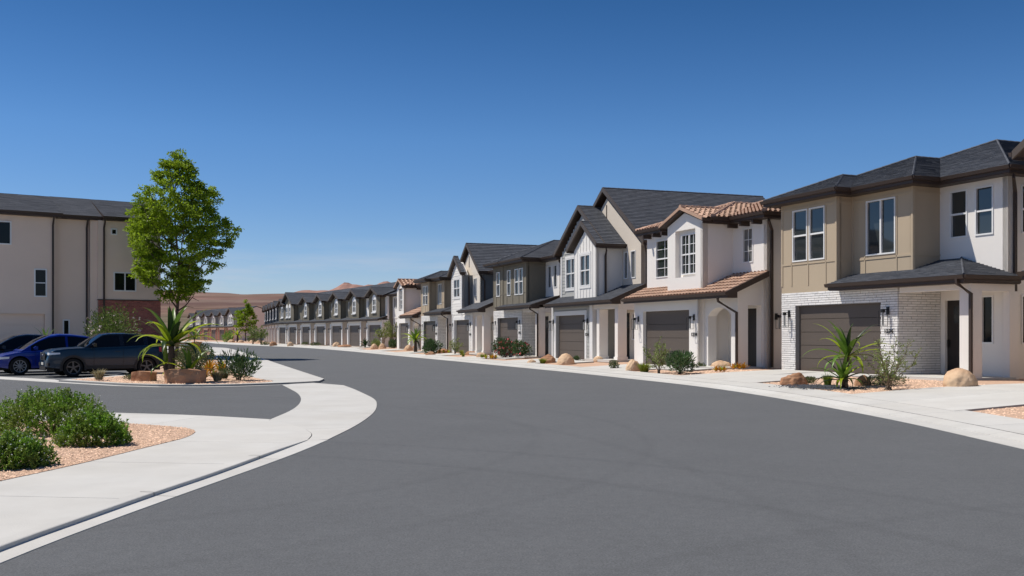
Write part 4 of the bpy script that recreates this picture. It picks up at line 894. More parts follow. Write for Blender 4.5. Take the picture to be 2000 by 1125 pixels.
F4 = frame(-62.5, 219, .6)
wh4 = ['right end with plain pinkish end wall behind the small tree', 'second from the right of the far row, one arched dormer', 'third from the right of the far row, one arched dormer', 'fourth from the right of the far row, one arched dormer', 'wide gabled end of the far row with twin windows', 'left end of the far row behind the spiky palm']
for k in range(6):
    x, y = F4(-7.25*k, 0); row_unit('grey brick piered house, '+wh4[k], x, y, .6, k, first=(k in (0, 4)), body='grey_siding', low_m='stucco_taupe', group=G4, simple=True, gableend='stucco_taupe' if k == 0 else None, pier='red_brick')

# ---------------------------------------------------------------- three storey building on the left
n_ = math.hypot(1.5, 1); LB = thing('apartment_building', 'three storey taupe building with brown downspouts and red brick corner', 'building', ((192-1000)*66/1944, 66, .1), math.atan2(1/n_, 1.5/n_))
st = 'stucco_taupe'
z1 = 9.1
f3h = [(.97, 2.42, 4.42, 5.70), (.80, 1.19, 8.18, 8.6), (1.86, 2.27, 8.18, 8.6)]
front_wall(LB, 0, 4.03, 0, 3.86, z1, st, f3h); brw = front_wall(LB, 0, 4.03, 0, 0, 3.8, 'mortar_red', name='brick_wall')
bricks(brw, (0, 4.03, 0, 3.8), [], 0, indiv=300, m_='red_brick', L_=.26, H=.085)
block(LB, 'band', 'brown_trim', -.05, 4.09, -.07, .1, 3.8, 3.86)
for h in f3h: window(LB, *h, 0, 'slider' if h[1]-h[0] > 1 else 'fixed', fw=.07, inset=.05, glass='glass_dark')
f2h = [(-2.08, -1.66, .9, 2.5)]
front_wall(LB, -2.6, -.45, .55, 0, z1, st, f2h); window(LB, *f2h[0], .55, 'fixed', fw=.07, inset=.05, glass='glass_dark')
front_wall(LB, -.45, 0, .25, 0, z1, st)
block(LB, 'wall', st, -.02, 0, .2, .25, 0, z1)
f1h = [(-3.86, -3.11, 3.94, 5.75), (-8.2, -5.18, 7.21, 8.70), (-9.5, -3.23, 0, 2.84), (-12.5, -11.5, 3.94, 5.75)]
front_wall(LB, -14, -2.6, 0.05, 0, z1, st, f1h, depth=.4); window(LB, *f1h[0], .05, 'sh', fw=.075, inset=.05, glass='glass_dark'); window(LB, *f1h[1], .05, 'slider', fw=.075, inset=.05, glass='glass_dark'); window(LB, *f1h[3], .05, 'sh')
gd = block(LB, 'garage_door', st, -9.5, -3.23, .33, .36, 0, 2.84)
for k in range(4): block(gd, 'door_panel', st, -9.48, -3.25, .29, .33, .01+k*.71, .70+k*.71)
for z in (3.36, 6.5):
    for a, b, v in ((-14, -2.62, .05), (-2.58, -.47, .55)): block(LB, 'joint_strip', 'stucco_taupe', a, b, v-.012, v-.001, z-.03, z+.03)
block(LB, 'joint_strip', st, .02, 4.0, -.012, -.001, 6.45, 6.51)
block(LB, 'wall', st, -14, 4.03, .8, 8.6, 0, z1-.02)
rf = link('roof', None, LB); 
ry = 4.2
for a_, b_, v_, ze_ in ((-14.6, -2.3, -.5, z1+.25), (-2.3, .25, .05, z1+.25), (.25, 4.6, -.45, z1+.25)):
    zz_ = ze_+(ry-v_)*.36 if False else z1+.25+(ry+.5)*.345
    top = b_-(ry-v_) if b_ > 4 else b_
    slope(rf, [(a_, v_, ze_), (b_+.0, v_, ze_), (b_, ry, zz_), (a_, ry, zz_)], detail=2)
    gutter(rf, [(a_, v_, ze_), (b_, v_, ze_)]); m = MB(); m.box(a_, b_, v_+.04, .8, ze_-.24, ze_-.2); m.build('soffit', 'brown_trim', rf)
slope(rf, [(4.6, 9, z1+.25), (-14.6, 9, z1+.25), (-14.6, ry, z1+.25+(ry+.5)*.345), (4.6, ry, z1+.25+(ry+.5)*.345)], detail=3)
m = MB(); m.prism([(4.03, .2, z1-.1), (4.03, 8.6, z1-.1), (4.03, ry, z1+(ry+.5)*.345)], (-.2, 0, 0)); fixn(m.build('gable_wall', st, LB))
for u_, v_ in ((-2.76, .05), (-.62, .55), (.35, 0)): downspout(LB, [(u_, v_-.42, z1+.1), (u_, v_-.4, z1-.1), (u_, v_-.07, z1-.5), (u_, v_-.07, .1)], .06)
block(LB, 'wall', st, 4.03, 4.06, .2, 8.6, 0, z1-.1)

# ---------------------------------------------------------------- hills
def ridge_hill(name, prof, Y0, depth, mt, rough, label_seed, x_step=7, terr=0):
    xs = np.arange(prof[0][0], prof[-1][0]+x_step, x_step); rows = 26; m = MB(); n_ = len(xs)
    for j in range(rows):
        t = j/(rows-1)
        for x in xs:
            h = interp(prof, x); y = Y0-depth*(1-t)+50*noise.noise((x*.004, t*2, label_seed))
            tt = t
            if terr: f = t*terr; tt = (math.floor(f)+min(1, max(0, ((f % 1)-.45)/.4)))/terr*.75+t*.25
            z = h*tt**1.15*(1+.0*t)+rough*noise.fractal((x*.012, t*4, label_seed), 1, 2, 5)*math.sin(math.pi*min(1, t+.1))*1.0
            if j == rows-1: z = h+rough*.12*noise.fractal((x*.03, 0, label_seed), 1, 2, 4)
            m.v.append((x, y, max(z, -.1) if j else -1))
    for j in range(rows-1):
        for i in range(n_-1): a = j*n_+i; m.f.append((a, a+1, a+n_+1, a+n_)); m.m.append(0)
    b = len(m.v)-n_
    for i, x in enumerate(xs): m.v.append((x, Y0+300, -1))
    for i in range(n_-1): m.f.append((b+i, b+i+1, b+n_+i+1, b+n_+i)); m.m.append(0)
    return m.build(name, mt, smooth=False, kind='structure')
c1 = lambda px, py, Y: ((px-1000)*Y/1944, (653-py)*Y/1944+1.63)
ridge_hill('mesa_hill', [c1(x, y, 1100) for x, y in ((-600, 575), (-200, 560), (100, 566), (314, 567), (399, 571), (445, 573), (480, 575.5), (530, 574.5), (575, 573), (620, 575), (700, 580), (900, 590), (1400, 600), (2100, 610))], 1100, 420, 'mesa', 4, 3.3, terr=5)
ridge_hill('red_peak', [c1(x, y, 2300) for x, y in ((430, 640), (500, 590), (560, 573), (586, 567.5), (605, 567), (620, 568.5), (645, 566), (660, 560), (676, 552), (687, 556), (701, 554.5), (708, 558), (719, 556), (732, 558), (742, 552), (753, 548.5), (766, 552), (790, 562), (840, 572), (950, 590), (1200, 620))], 2300, 700, 'red_peak', 22, 8.1, x_step=9)
# ---------------------------------------------------------------- vegetation
rp = random.Random(11)
def zg(x, y):
    return hR(x, y) if x > -25 and y < 140 and kdist(x, y) < 30 and (x > interp([(14, 7), (30, 6), (47, 1), (63, -4), (78, -9), (103, -18), (128, -28)], y)) else .09
def leaves(name, parent, pts, dirs, size, mt, width=.45, kindly=None, fold=.25):
    """pts Nx3 base points, dirs Nx3 growth directions; every leaf is a pointed diamond"""
    pts = np.asarray(pts, float); dirs = np.asarray(dirs, float); N = len(pts); rng = np.random.default_rng(N)
    dirs = dirs/np.maximum(np.linalg.norm(dirs, axis=1, keepdims=True), 1e-6); rv = rng.normal(size=(N, 3)); sd = np.cross(dirs, rv); sd /= np.maximum(np.linalg.norm(sd, axis=1, keepdims=True), 1e-6); nn = np.cross(dirs, sd)
    L_ = (np.asarray(size)*rng.uniform(.65, 1.3, N))[:, None]
    tip = pts+dirs*L_; a = pts+dirs*L_*.45+sd*L_*width*.5+nn*L_*fold*.3; b = pts+dirs*L_*.45-sd*L_*width*.5+nn*L_*fold*.3
    Q = np.stack([pts, a, tip, b], 1); kw = {}
    if kindly: kw['kind'] = kindly
    return quads_np(name, Q, mt, parent, **kw)
def rdir(g): 
    while True:
        v = Vector((g.uniform(-1, 1), g.uniform(-1, 1), g.uniform(-1, 1)))
        if .1 < v.length < 1: return v.normalized()
def bush(x, y, w, h, label, name='shrub', mt='leaf_bush', n_=2600, size=.05, flowers=None, nf=0, fs=.025, group=None, z=None, width=.5, cat='shrub', stems=9, d=None, hollow=.5, upright=.5, lobes=8):
    g = random.Random(int(x*100+y*7)); z = zg(x, y) if z is None else z; t = thing(name, label, cat, (x, y, z), 0, group); d = d or w
    P, D, F_ = [], [], []; m = MB(); L_ = [(Vector((g.uniform(-.26, .26)*w, g.uniform(-.26, .26)*d, g.uniform(.30, .62)*h)), g.uniform(.24, .36)) for _ in range(lobes)]
    for k in range(stems):
        c, r = L_[k % lobes]; a = Vector((g.uniform(-.06, .06)*w, g.uniform(-.06, .06)*d, 0)); e_ = c+rdir(g)*.1*w; m.tube([a, a*.5+e_*.5+rdir(g)*.04*w, e_], .012*max(w, .5), 5, r1=.004)
    for k in range(n_):
        c, r = g.choice(L_); q = rdir(g); rad = (hollow+(1-hollow)*g.random()**.5); p = c+Vector((q.x*r*w*rad, q.y*r*d*rad, q.z*r*1.15*h*rad)); p.z = max(p.z, .03+g.random()*.08*h)
        s_ = .92+.3*noise.noise(p*(6/w))
        P.append(p*1.0); D.append(q*.9+Vector((0, 0, upright))+rdir(g)*.5)
        if rad > .93 and len(F_) < nf and g.random() < .8: F_.append(p+q*.02)
    m.build('stem', 'bark', t); leaves('foliage', t, P, D, size, mt, width)
    if flowers and F_:
        Q = []
        for p in F_:
            for _ in range(3): a, b, c_ = rdir(g)*fs, rdir(g)*fs, rdir(g)*fs; Q.append([p+a, p+b, p+c_])
        quads_np('flower', Q, flowers, t)
    return t
def dome(x, y, w, h, label, group=None, z=.12, n_=22000, d=None):
    """dense clipped-looking desert shrub made of short upright shoots with tiny white blossoms"""
    g = random.Random(int(x*31+y*17)); t = thing('shrub', label, 'shrub', (x, y, z), 0, group); d = d or w; P, D, F_ = [], [], []; m = MB()
    nsh = n_//15
    for k in range(nsh):
        a = g.uniform(0, 6.283); ph = math.asin(g.random()**.8)  # 0 rim .. 90 top
        q = Vector((math.cos(a)*math.cos(ph), math.sin(a)*math.cos(ph), math.sin(ph)))
        bump = 1+.11*noise.noise(q*2.1+Vector((x, y, 0)))+.10*noise.noise(q*6+Vector((y, 0, 0))); rad = bump*(g.uniform(.68, 1.0) if g.random() < .93 else g.uniform(1.0, 1.1))
        tip = Vector((q.x*w/2*rad, q.y*d/2*rad, q.z*h*rad*.96+.04)); dr = (q*.55+Vector((0, 0, .75))+rdir(g)*.35).normalized(); Ls = g.uniform(.10, .17)*max(.6, min(1.0, h))
        for j in range(15):
            s_ = j/15; p = tip-dr*Ls*(1-s_); p.z = max(.02, p.z); P.append(p); D.append(rdir(g)*.9+dr*.8)
        if g.random() < .32 and rad/bump > .85: F_.append(tip+dr*.02)
    for k in range(14):
        a = g.uniform(0, 6.283); e_ = Vector((math.cos(a)*w*.36, math.sin(a)*d*.36, g.uniform(.3, .7)*h)); m.tube([(0, 0, 0), e_*.5+Vector((0, 0, .05)), e_], .012, 5, r1=.004)
    m.build('stem', 'bark', t); leaves('foliage', t, P, D, .034, 'leaf_bush', .5)
    Q = []
    for p in F_:
        for _ in range(3): Q.append([p+rdir(g)*.013, p+rdir(g)*.013, p+rdir(g)*.013])
    quads_np('flower', Q, 'flower_white', t); return t
def wispy(x, y, w, h, label, n_=900, size=.045, mt='leaf_wisp', name='desert_shrub', group=None, stems=9, trunk=.018, z=None, lift=0.0):
    g = random.Random(int(x*71+y*3)); z = zg(x, y) if z is None else z; t = thing(name, label, 'shrub', (x, y, z), 0, group); m = MB(); P, D = [], []
    for k in range(stems):
        a = 6.283*k/stems+g.uniform(-.4, .4); sp_ = g.uniform(.3, 1)*w/2; hh = h*g.uniform(.6, 1)*(1-.25*(sp_/(w/2))); pth = [Vector((g.uniform(-.05, .05)*w, g.uniform(-.05, .05)*w, 0))]; N = 7
        for j in range(1, N+1): s_ = j/N; pth.append(Vector((math.cos(a)*sp_*s_**1.25, math.sin(a)*sp_*s_**1.25, hh*s_))+rdir(g)*.035*w*s_)
        m.tube(pth, trunk, 5, r1=.004)
        for j in range(2, N):
            for _ in range(3):
                b = pth[j]; dr = (rdir(g)+Vector((math.cos(a)*.5, math.sin(a)*.5, .9))).normalized(); L_ = g.uniform(.12, .3)*h*(1-.5*j/N); e_ = b+dr*L_; m.tube([b, b+dr*L_*.5+rdir(g)*.02, e_], trunk*.35, 4, r1=.002)
                for q in range(n_//(stems*(N-2)*3)):
                    s_ = g.uniform(.15, 1.05); 
                    if b.z+dr.z*L_*s_ > lift*h: P.append(b+dr*L_*s_+rdir(g)*.02); D.append(dr*.7+rdir(g))
    m.build('stem', 'bark_pale' if mt != 'leaf_tree' else 'bark', t); leaves('foliage', t, P, D, size, mt, .4); return t
def sword_leaf(parent, base, az, el, L_, w, droop, mt, name='leaf', seg=9):
    d = Vector((math.cos(az), math.sin(az), 0)); side = Vector((-d.y, d.x, 0)); p = Vector(base); e = el; m = MB(); rows = []
    for k in range(seg+1):
        s_ = k/seg; ww = w*(min(1, .45+s_*3.2) if s_ < .2 else 1-((s_-.2)/.8)**1.8)*.5+.001; up = Vector((0, 0, 1))*math.cos(e)-d*math.sin(e)
        ww *= 1.3; rows.append((p+side*ww+up*ww*.45, Vector(p), p-side*ww+up*ww*.45)); p = p+(d*math.cos(e)+Vector((0, 0, 1))*math.sin(e))*L_/seg; e -= droop*(s_**1.1)*1.9/seg*2
    for r in rows: m.v += [tuple(q) for q in r]
    for k in range(seg):
        for j in range(2): a = k*3+j; m.f.append((a, a+1, a+4, a+3)); m.m.append(0)
    o = m.build(name, mt, parent, smooth=True); return o
def spiky(x, y, heads, label, name='dragon_palm', z=None, cat='palm', group=None, trunk_h=.5, trunk_r=.06, yellow=.4, kind_of=('sword', 'sword_yellow')):
    """heads: (dx, dy, height, leaf count, leaf length, width)"""
    g = random.Random(int(x*13+y*29)); z = zg(x, y) if z is None else z; t = thing(name, label, cat, (x, y, z), 0, group)
    for dx, dy, hh, n_, L_, w in heads:
        m = MB(); m.tube([(dx*.3, dy*.3, 0), (dx*.7, dy*.7, hh*.5), (dx, dy, hh)], trunk_r, 8, r1=trunk_r*.8)
        k_ = 0
        while k_*.06 < hh: a = g.uniform(0, 6.28); b = Vector((dx*(.3+.7*k_*.06/hh), dy*(.3+.7*k_*.06/hh), k_*.06)); m.tube([b, b+Vector((math.cos(a)*trunk_r*1.7, math.sin(a)*trunk_r*1.7, -.06))], .03, 3, r1=.004); k_ += 1
        m.build('trunk', 'bark', t)
        for k in range(n_):
            s_ = (k+.5)/n_; el = R(84-88*s_+g.uniform(-9, 9)); az = k*2.399+g.uniform(-.25, .25); dr = .35+s_*.95
            sword_leaf(t, (dx, dy, hh), az, el, L_*g.uniform(.8, 1.08)*(.85+.3*math.sin(math.pi*s_)), w*g.uniform(.85, 1.15), dr, kind_of[1] if (s_ > .35 and g.random() < yellow) else ('sword_dark' if g.random() < .25 else kind_of[0]))
    return t
def rosettes(x, y, cs, label, mt='gold_leaf', L_=.24, w=.07, n_=16, name='bromeliad', cat='plant', z=None):
    g = random.Random(int(x*19+y)); z = zg(x, y) if z is None else z; t = thing(name, label, cat, (x, y, z)); 
    for dx, dy in cs:
        for k in range(n_): s_ = k/n_; sword_leaf(t, (dx, dy, .02), k*2.399, R(78-58*s_), L_*g.uniform(.8, 1.2), w, .35, mt if g.random() < .8 else 'sword_yellow', seg=4)
    return t
def tuft(x, y, w, h, label, mt='leaf_lime', n_=260, name='grass_tuft', z=None, group=None, cat='grass'):
    g = random.Random(int(x*37+y*5)); z = zg(x, y) if z is None else z; t = thing(name, label, cat, (x, y, z), 0, group); Q = []
    for k in range(n_):
        a = g.uniform(0, 6.28); r0 = g.random()*.22*w; b = Vector((math.cos(a)*r0, math.sin(a)*r0, 0)); sp_ = g.uniform(.1, .5)*w; L_ = h*g.uniform(.6, 1.05); a2 = a+g.uniform(-.5, .5)
        mid = b+Vector((math.cos(a2)*sp_*.35, math.sin(a2)*sp_*.35, L_*.6)); tip = b+Vector((math.cos(a2)*sp_, math.sin(a2)*sp_, L_*g.uniform(.75, 1))); sd_ = Vector((-math.sin(a2), math.cos(a2), 0))*.006*(1+h)
        Q.append([b-sd_, b+sd_, mid+sd_, mid-sd_]); Q.append([mid-sd_, mid+sd_, tip+sd_*.1, tip-sd_*.1])
    quads_np('blades', Q, mt, t); return t
def boulder(x, y, w, h, label, d=None, mt='boulder', z=None, seed=0, flat=0, rough=.16, rz=0, sharp=0, group=None):
    z = zg(x, y) if z is None else z; d = d or w*.8; bm = bmesh.new(); bmesh.ops.create_icosphere(bm, subdivisions=5, radius=1)
    for v in bm.verts:
        p = v.co.normalized(); n_ = noise.fractal(p*1.1+Vector((seed*3.7, 0, 0)), 1, 2, 3)
        if sharp:
            q = Vector(p); 
            for kk in range(7):
                gd = random.Random(seed*17+kk); ax = rdir(gd); dd = q.dot(ax); lim = .62+.16*gd.random()
                if dd > lim: q -= ax*(dd-lim)*.92
            p = q
        r = 1+rough*n_+.035*noise.fractal(p*5+Vector((seed, 1, 0)), 1, 2, 3); c = p*r
        if flat and c.z > flat: c.z = flat+(c.z-flat)*.18
        v.co = Vector((c.x*w/2, c.y*d/2, c.z*h*.90+h*.07))
    for f in bm.faces: f.smooth = not sharp
    me = bpy.data.meshes.new('boulder'); bm.to_mesh(me); bm.free(); me.materials.append(MATS[mt])
    return thing('boulder', label, 'boulder', (x, y, z-.02), rz, group, data=me)
def slab_rock(x, y, w, h, d, label, rz=0, seed=0, z=None, mt='boulder_red'):
    """quarried sandstone block: flat top, split vertical sides"""
    bm = bmesh.new(); bmesh.ops.create_cube(bm, size=1); bmesh.ops.subdivide_edges(bm, edges=bm.edges, cuts=14, use_grid_fill=True)
    for v in bm.verts:
        p = Vector(v.co); ax, ay = p.x*2, p.y*2; k = 1-.22*max(0, abs(ax*ay)-.25); c = Vector((p.x*w*k, p.y*d*k, p.z*h)); q = c*2.2+Vector((seed*5, 0, 0)); n_ = noise.fractal(q, 1, 2, 4)
        if p.z > .3: c.z += .05*h*n_-.10*h*(abs(ax)**3)
        c.x += .035*n_*w*(abs(ax)); c.y += .07*noise.fractal(c*3+Vector((0, seed, 0)), 1, 2, 4)*d*abs(ay)+(.05*d*p.z); c.z += h*.5; v.co = c
    me = bpy.data.meshes.new('boulder'); bm.to_mesh(me); bm.free(); me.materials.append(MATS[mt]); return thing('boulder', label, 'boulder', (x, y, (zg(x, y) if z is None else z)-.03), rz, data=me)
def tree(x, y, z, prof, trunk_top, label, n_clump=420, per=55, leaf=.17, seed=1, name='street_tree', fork=None, mt='leaf_tree', tr=.16):
    """prof: (height, radius) envelope of the crown"""
    g = random.Random(seed); t = thing(name, label, 'tree', (x, y, z)); m = MB(); H = prof[-1][0]; lo_ = prof[0][0]
    limbs = []; m.tube([(0, 0, 0), (.03, 0, trunk_top*.5), (0, .02, trunk_top)], tr*1.1, 10, r1=tr*.85)
    lead = [Vector((0, 0, trunk_top))+Vector((.14*math.sin(k*1.1), .1*math.cos(k), (H-.6-trunk_top)*k/6)) for k in range(7)]; m.tube(lead, tr*.8, 8, r1=.02)
    tips = []
    for k in range(26):
        s_ = k/26; h0 = trunk_top*.97+(H-trunk_top)*.75*s_**1.1; a = k*2.399+g.uniform(-.3, .3); rr = interp(prof, min(H, h0+1.6))*g.uniform(.65, .92); b = Vector((.1*math.sin(s_*6), 0, h0)); e_ = Vector((math.cos(a)*rr, math.sin(a)*rr, h0+rr*g.uniform(.45, .9)+.3)); e_.z = min(e_.z, H-.4)
        mid = b*.5+e_*.5+Vector((0, 0, -.12*rr)); m.tube([b, mid, e_], tr*(.5-.33*s_), 6, r1=.018)
        for j in range(4):
            s2 = g.uniform(.35, 1); p0 = b*(1-s2)+e_*s2+Vector((0, 0, -.1*rr*math.sin(math.pi*s2))); e2 = p0+(rdir(g)+Vector((math.cos(a)*.5, math.sin(a)*.5, .4)))*rr*.4; m.tube([p0, e2], .03, 5, r1=.008); tips.append(e2)
    m.build('trunk', 'bark', t); P, D = [], []
    for k in range(n_clump):
        while True:
            hh = lo_+(H-lo_)*g.random(); r_ = interp(prof, hh)
            if g.random() < (r_/max(p[1] for p in prof))**1.1+.05: break
        a = g.uniform(0, 6.283); lump = .96+.42*noise.noise(Vector((math.cos(a)*1.5, math.sin(a)*1.5, hh*.6+seed)))+.16*noise.noise(Vector((math.cos(a)*3, math.sin(a)*3, hh*1.3))); rad = r_*lump*math.sqrt(g.uniform(.12, 1)); c = Vector((math.cos(a)*rad, math.sin(a)*rad, hh))
        if noise.noise(c*.62+Vector((seed, 0, 3))) < -.22: continue
        cr_ = g.uniform(.28, .55); out_ = Vector((c.x, c.y, 0)).normalized() if rad > .2 else Vector((0, 0, 1))
        for j in range(per):
            q = rdir(g)*cr_*g.random()**.4; q.z *= .42; P.append(c+q); D.append(out_*.6+rdir(g)*.8+Vector((0, 0, -.25)))
    leaves('foliage', t, P, D, leaf, mt, .48, fold=.5); return t

tree(-21.75, 64.6, .09, [(3.6, .5), (4.3, 1.4), (5.2, 2.4), (6.2, 3.05), (7.4, 3.3), (8.6, 3.25), (9.8, 2.95), (10.9, 2.35), (11.9, 1.5), (12.8, .75), (13.4, .15)], 3.1, 'tall leafy green street tree standing in front of the taupe apartment building', n_clump=860, per=60, leaf=.19, seed=4, tr=.12)
tree(-52.5, 196, .1, [(1.9, .6), (2.8, 1.8), (4, 2.05), (5.4, 1.9), (6.6, 1.35), (7.6, .7), (8.2, .15)], 1.7, 'small round green tree far off before the brown end wall at the bend', n_clump=170, per=40, leaf=.3, seed=9, tr=.12)
# left near bed
dome(-7.5, 16.2, 2.0, .70, 'largest of the three low green shrubs at the back of the corner bed', z=.03, n_=36000, d=1.6, group='flowering shrubs in the corner bed')
dome(-6.02, 14.3, 1.04, .50, 'middle green shrub with white blossom, nearest to the point of the corner bed', z=.04, n_=20000, group='flowering shrubs in the corner bed')
dome(-5.97, 11.9, .92, .40, 'nearest green shrub with white blossom, cut by the left edge of the view', z=.045, n_=18000, group='flowering shrubs in the corner bed')
dome(-8.6, 13.2, 1.2, .6, 'green shrub hidden at the far left of the corner bed', z=.11, n_=9000, group='flowering shrubs in the corner bed') if False else None
# island
spiky(-11.15, 32.6, [(0, 0, 1.15, 30, 1.62, .19), (.5, .25, .25, 12, 1.15, .13), (-.25, .2, .55, 8, .9, .1)], 'big spiky palm with arching yellow green leaves behind the sandstone blocks', z=.09, trunk_r=.13, yellow=.5)
slab_rock(-10.5, 31.95, 1.28, .46, .62, 'large flat topped sandstone block at the foot of the spiky palm', rz=.12, seed=2, z=.09)
slab_rock(-12.35, 33.4, .82, .33, .5, 'smaller sandstone block left of the large one, beside the parked car', rz=-.2, seed=5, z=.09)
bush(-9.25, 33.7, 1.25, 1.0, 'dark green narrow leaved oleander at the tip of the island bed', mt='leaf_dark', n_=1500, size=.15, width=.22, z=.09, upright=1.1, stems=12, name='oleander')
tuft(-14.0, 33.75, .6, .4, 'straw coloured bunch grass on the gravel in front of the dark blue car', 'leaf_straw', z=.09)
bush(-13.05, 34.0, .52, .2, 'tiny low green creeper on the gravel beside the small sandstone block', mt='leaf_grey', n_=500, size=.045, z=.09)
tuft(-11.0, 33.9, .5, .55, 'dark green upright tuft right of the large sandstone block', 'leaf_grey', z=.09)
rosettes(-10.55, 34.2, [(0, 0), (.28, .1), (-.2, .15)], 'orange and yellow bromeliads beside the oleander', z=.09, L_=.34, w=.07)
tuft(-9.75, 32.95, .55, .38, 'pale green feathery grass in front of the oleander', 'leaf_straw', z=.09, n_=340)
tuft(-10.0, 34.6, .5, .4, 'grey green tuft between bromeliads and oleander', 'leaf_grey', z=.09)
bush(-12.9, 39.4, 1.5, 1.35, 'tall olive green shrub behind the spiky palm', mt='leaf_grey', n_=2600, size=.08, z=.09)
bush(-13.9, 44.0, 1.7, 1.3, 'loose dark green shrub behind the olive one on the island', mt='leaf_dark', n_=2200, size=.09, z=.09)
rosettes(-12.4, 40.6, [(0, 0), (.4, .3), (.2, -.3), (.6, .1)], 'orange tinged bromeliads beside the olive shrub', z=.09, L_=.5, w=.09)
bush(-24.3, 60.5, 3.6, 3.6, 'large pale flowered shrub against the red brick corner', mt='leaf_olive', n_=5200, size=.13, z=.05, name='flowering_shrub', lobes=12, hollow=.3, flowers='blossom', nf=70, fs=.12)
for k, (dx, dz) in enumerate(((-1.0, 3.0), (-.2, 2.7), (.5, 2.9), (-.6, 1.9), (-1.4, 1.5), (.1, 2.2))):
    pass
spiky(-26.9, 57.5, [(0, 0, .9, 18, 1.3, .11)], 'small spiky palm behind the blue car against the narrow window', z=.05)
spiky(-33.8, 106, [(0, 0, 1.0, 18, 1.9, .15)], 'yellow green spiky palm behind the orange pot on the island', z=.09)
m = MB(); N = 14
for k, (r0, h0) in enumerate(((.38, 0), (.44, .25), (.52, .62), (.58, .66), (.58, .72), (.5, .72))): m.v += [(r0*math.cos(2*math.pi*j/N), r0*math.sin(2*math.pi*j/N), h0) for j in range(N)]
for k in range(5):
    for j in range(N): m.f.append((k*N+j, k*N+(j+1) % N, (k+1)*N+(j+1) % N, (k+1)*N+j)); m.m.append(0)
m.f.append(tuple(range(5*N, 6*N))); m.m.append(0); me = m.mesh('planter', 'terracotta'); thing('planter', 'orange clay planter on the island in front of the far row houses', 'planter', (-34.5, 109, .09), data=me)
# right beds: khaki house
spiky(9.28, 27.75, [(.15, .25, .86, 26, 1.20, .11), (-.18, -.35, .24, 20, .88, .09)], 'green spiky palm with two heads before the garage of the khaki house', yellow=.35)
wispy(9.95, 26.3, 1.95, 1.62, 'airy green desert shrub with thin bare stems in front of the khaki house', n_=1900, stems=10, size=.06)
boulder(8.42, 29.75, .80, .38, 'low brown boulder at the left end of the khaki house bed', seed=3, d=.5, mt='boulder_red', rough=.22)
boulder(11.9, 26.45, .86, .52, 'big pale round boulder in front of the white porch post of the khaki house', seed=7, d=.8, rough=.10)
boulder(10.0, 28.4, .46, .32, 'small brown boulder between the stems of the airy shrub', seed=9, mt='boulder_red')
tuft(9.2, 29.0, .42, .38, 'yellow green bunch grass at the foot of the two headed palm', 'leaf_lime')
bush(9.05, 30.3, .5, .2, 'grey green creeper beside the low brown boulder', mt='leaf_grey', n_=700, size=.05)
bush(10.5, 28.2, 1.2, .32, 'low grey green ground shrub behind the airy shrub', mt='leaf_grey', n_=1900, size=.05)
# tile house
wispy(5.75, 38.9, 1.35, 1.58, 'airy olive shrub before the garage door of the white tiled house', n_=1500, stems=9, size=.07)
bush(6.4, 37.8, 1.28, .98, 'dark green oleander before the white tiled house', mt='leaf_dark', n_=1600, size=.13, width=.28, name='oleander', upright=.9)
tuft(5.35, 40.3, .7, .42, 'lime green bunch grass left of the airy olive shrub', 'leaf_lime', n_=500)
boulder(5.05, 41.5, .6, .5, 'tan boulder behind the lime grass near the tiled house', seed=12)
boulder(8.6, 40.9, .9, .34, 'flat tan boulder below the arch of the tiled house', seed=13, mt='boulder', d=.5)
rosettes(8.0, 38.2, [(0, 0), (.18, .2), (-.15, .1)], 'small orange bromeliads left, in front of the arched porch', L_=.24)
rosettes(8.95, 39.2, [(0, 0), (.2, .15), (-.2, .1)], 'yellow bromeliads right, in front of the arched porch', L_=.28)
bush(7.75, 41.0, .45, .28, 'small sparse green shrub at the garage corner of the tiled house', mt='leaf_grey', n_=350, size=.07)
# farmhouse
boulder(2.7, 49.9, .88, .58, 'large round tan boulder in front of the farmhouse garage', seed=21, d=.9, rough=.07)
boulder(1.9, 52.6, .95, .56, 'pointed red brown boulder left of the large round one', seed=22, mt='boulder_red', sharp=1, d=.7)
boulder(1.05, 53.0, .5, .22, 'small flat boulder left of the pointed red brown one', seed=23)
tuft(1.6, 52.0, .55, .3, 'lime green tuft in front of the pointed boulder', 'leaf_lime', n_=300)
bush(3.45, 53.0, .36, .3, 'small dark green shrub right of the large round boulder', mt='leaf_dark', n_=350, size=.07)
boulder(4.45, 51.2, .56, .32, 'pale boulder below the farmhouse porch', seed=24)
boulder(5.05, 52.3, .28, .2, 'dark red stone beside the pale boulder at the farmhouse porch', seed=25, mt='boulder_red', sharp=1)
bush(4.5, 43.8, .42, .42, 'small upright green shrub beside the white walk slab', mt='leaf_grey', n_=500, size=.07)
# olive house
bush(-.47, 61.6, 1.5, 1.36, 'left and taller rose bush with pink flowers before the olive house', mt='leaf_dark', n_=2200, size=.11, flowers='flower_pink', nf=75, fs=.10, name='rose_bush', group='pink rose bushes')
bush(.66, 60.4, 1.2, 1.14, 'right and smaller rose bush with pink flowers before the olive house', mt='leaf_dark', n_=1700, size=.11, flowers='flower_pink', nf=36, fs=.09, name='rose_bush', group='pink rose bushes')
rosettes(-1.3, 61.2, [(-.3, 0), (0, .1), (.3, 0), (.1, -.2)], 'orange bromeliads left of the rose bushes', L_=.3)
boulder(-2.9, 70.3, .85, .3, 'flat red boulder before the white lap sided house', seed=31, mt='boulder_red')
boulder(-2.0, 64.5, .7, .36, 'pale flat boulder left of the orange bromeliads', seed=32)
tuft(-1.9, 63.4, .36, .3, 'lime tuft in front of the pale flat boulder', 'leaf_lime', n_=160)
tuft(-3.3, 67.3, .4, .3, 'lime tuft at the edge of the walk before the lap sided house', 'leaf_lime', n_=160)
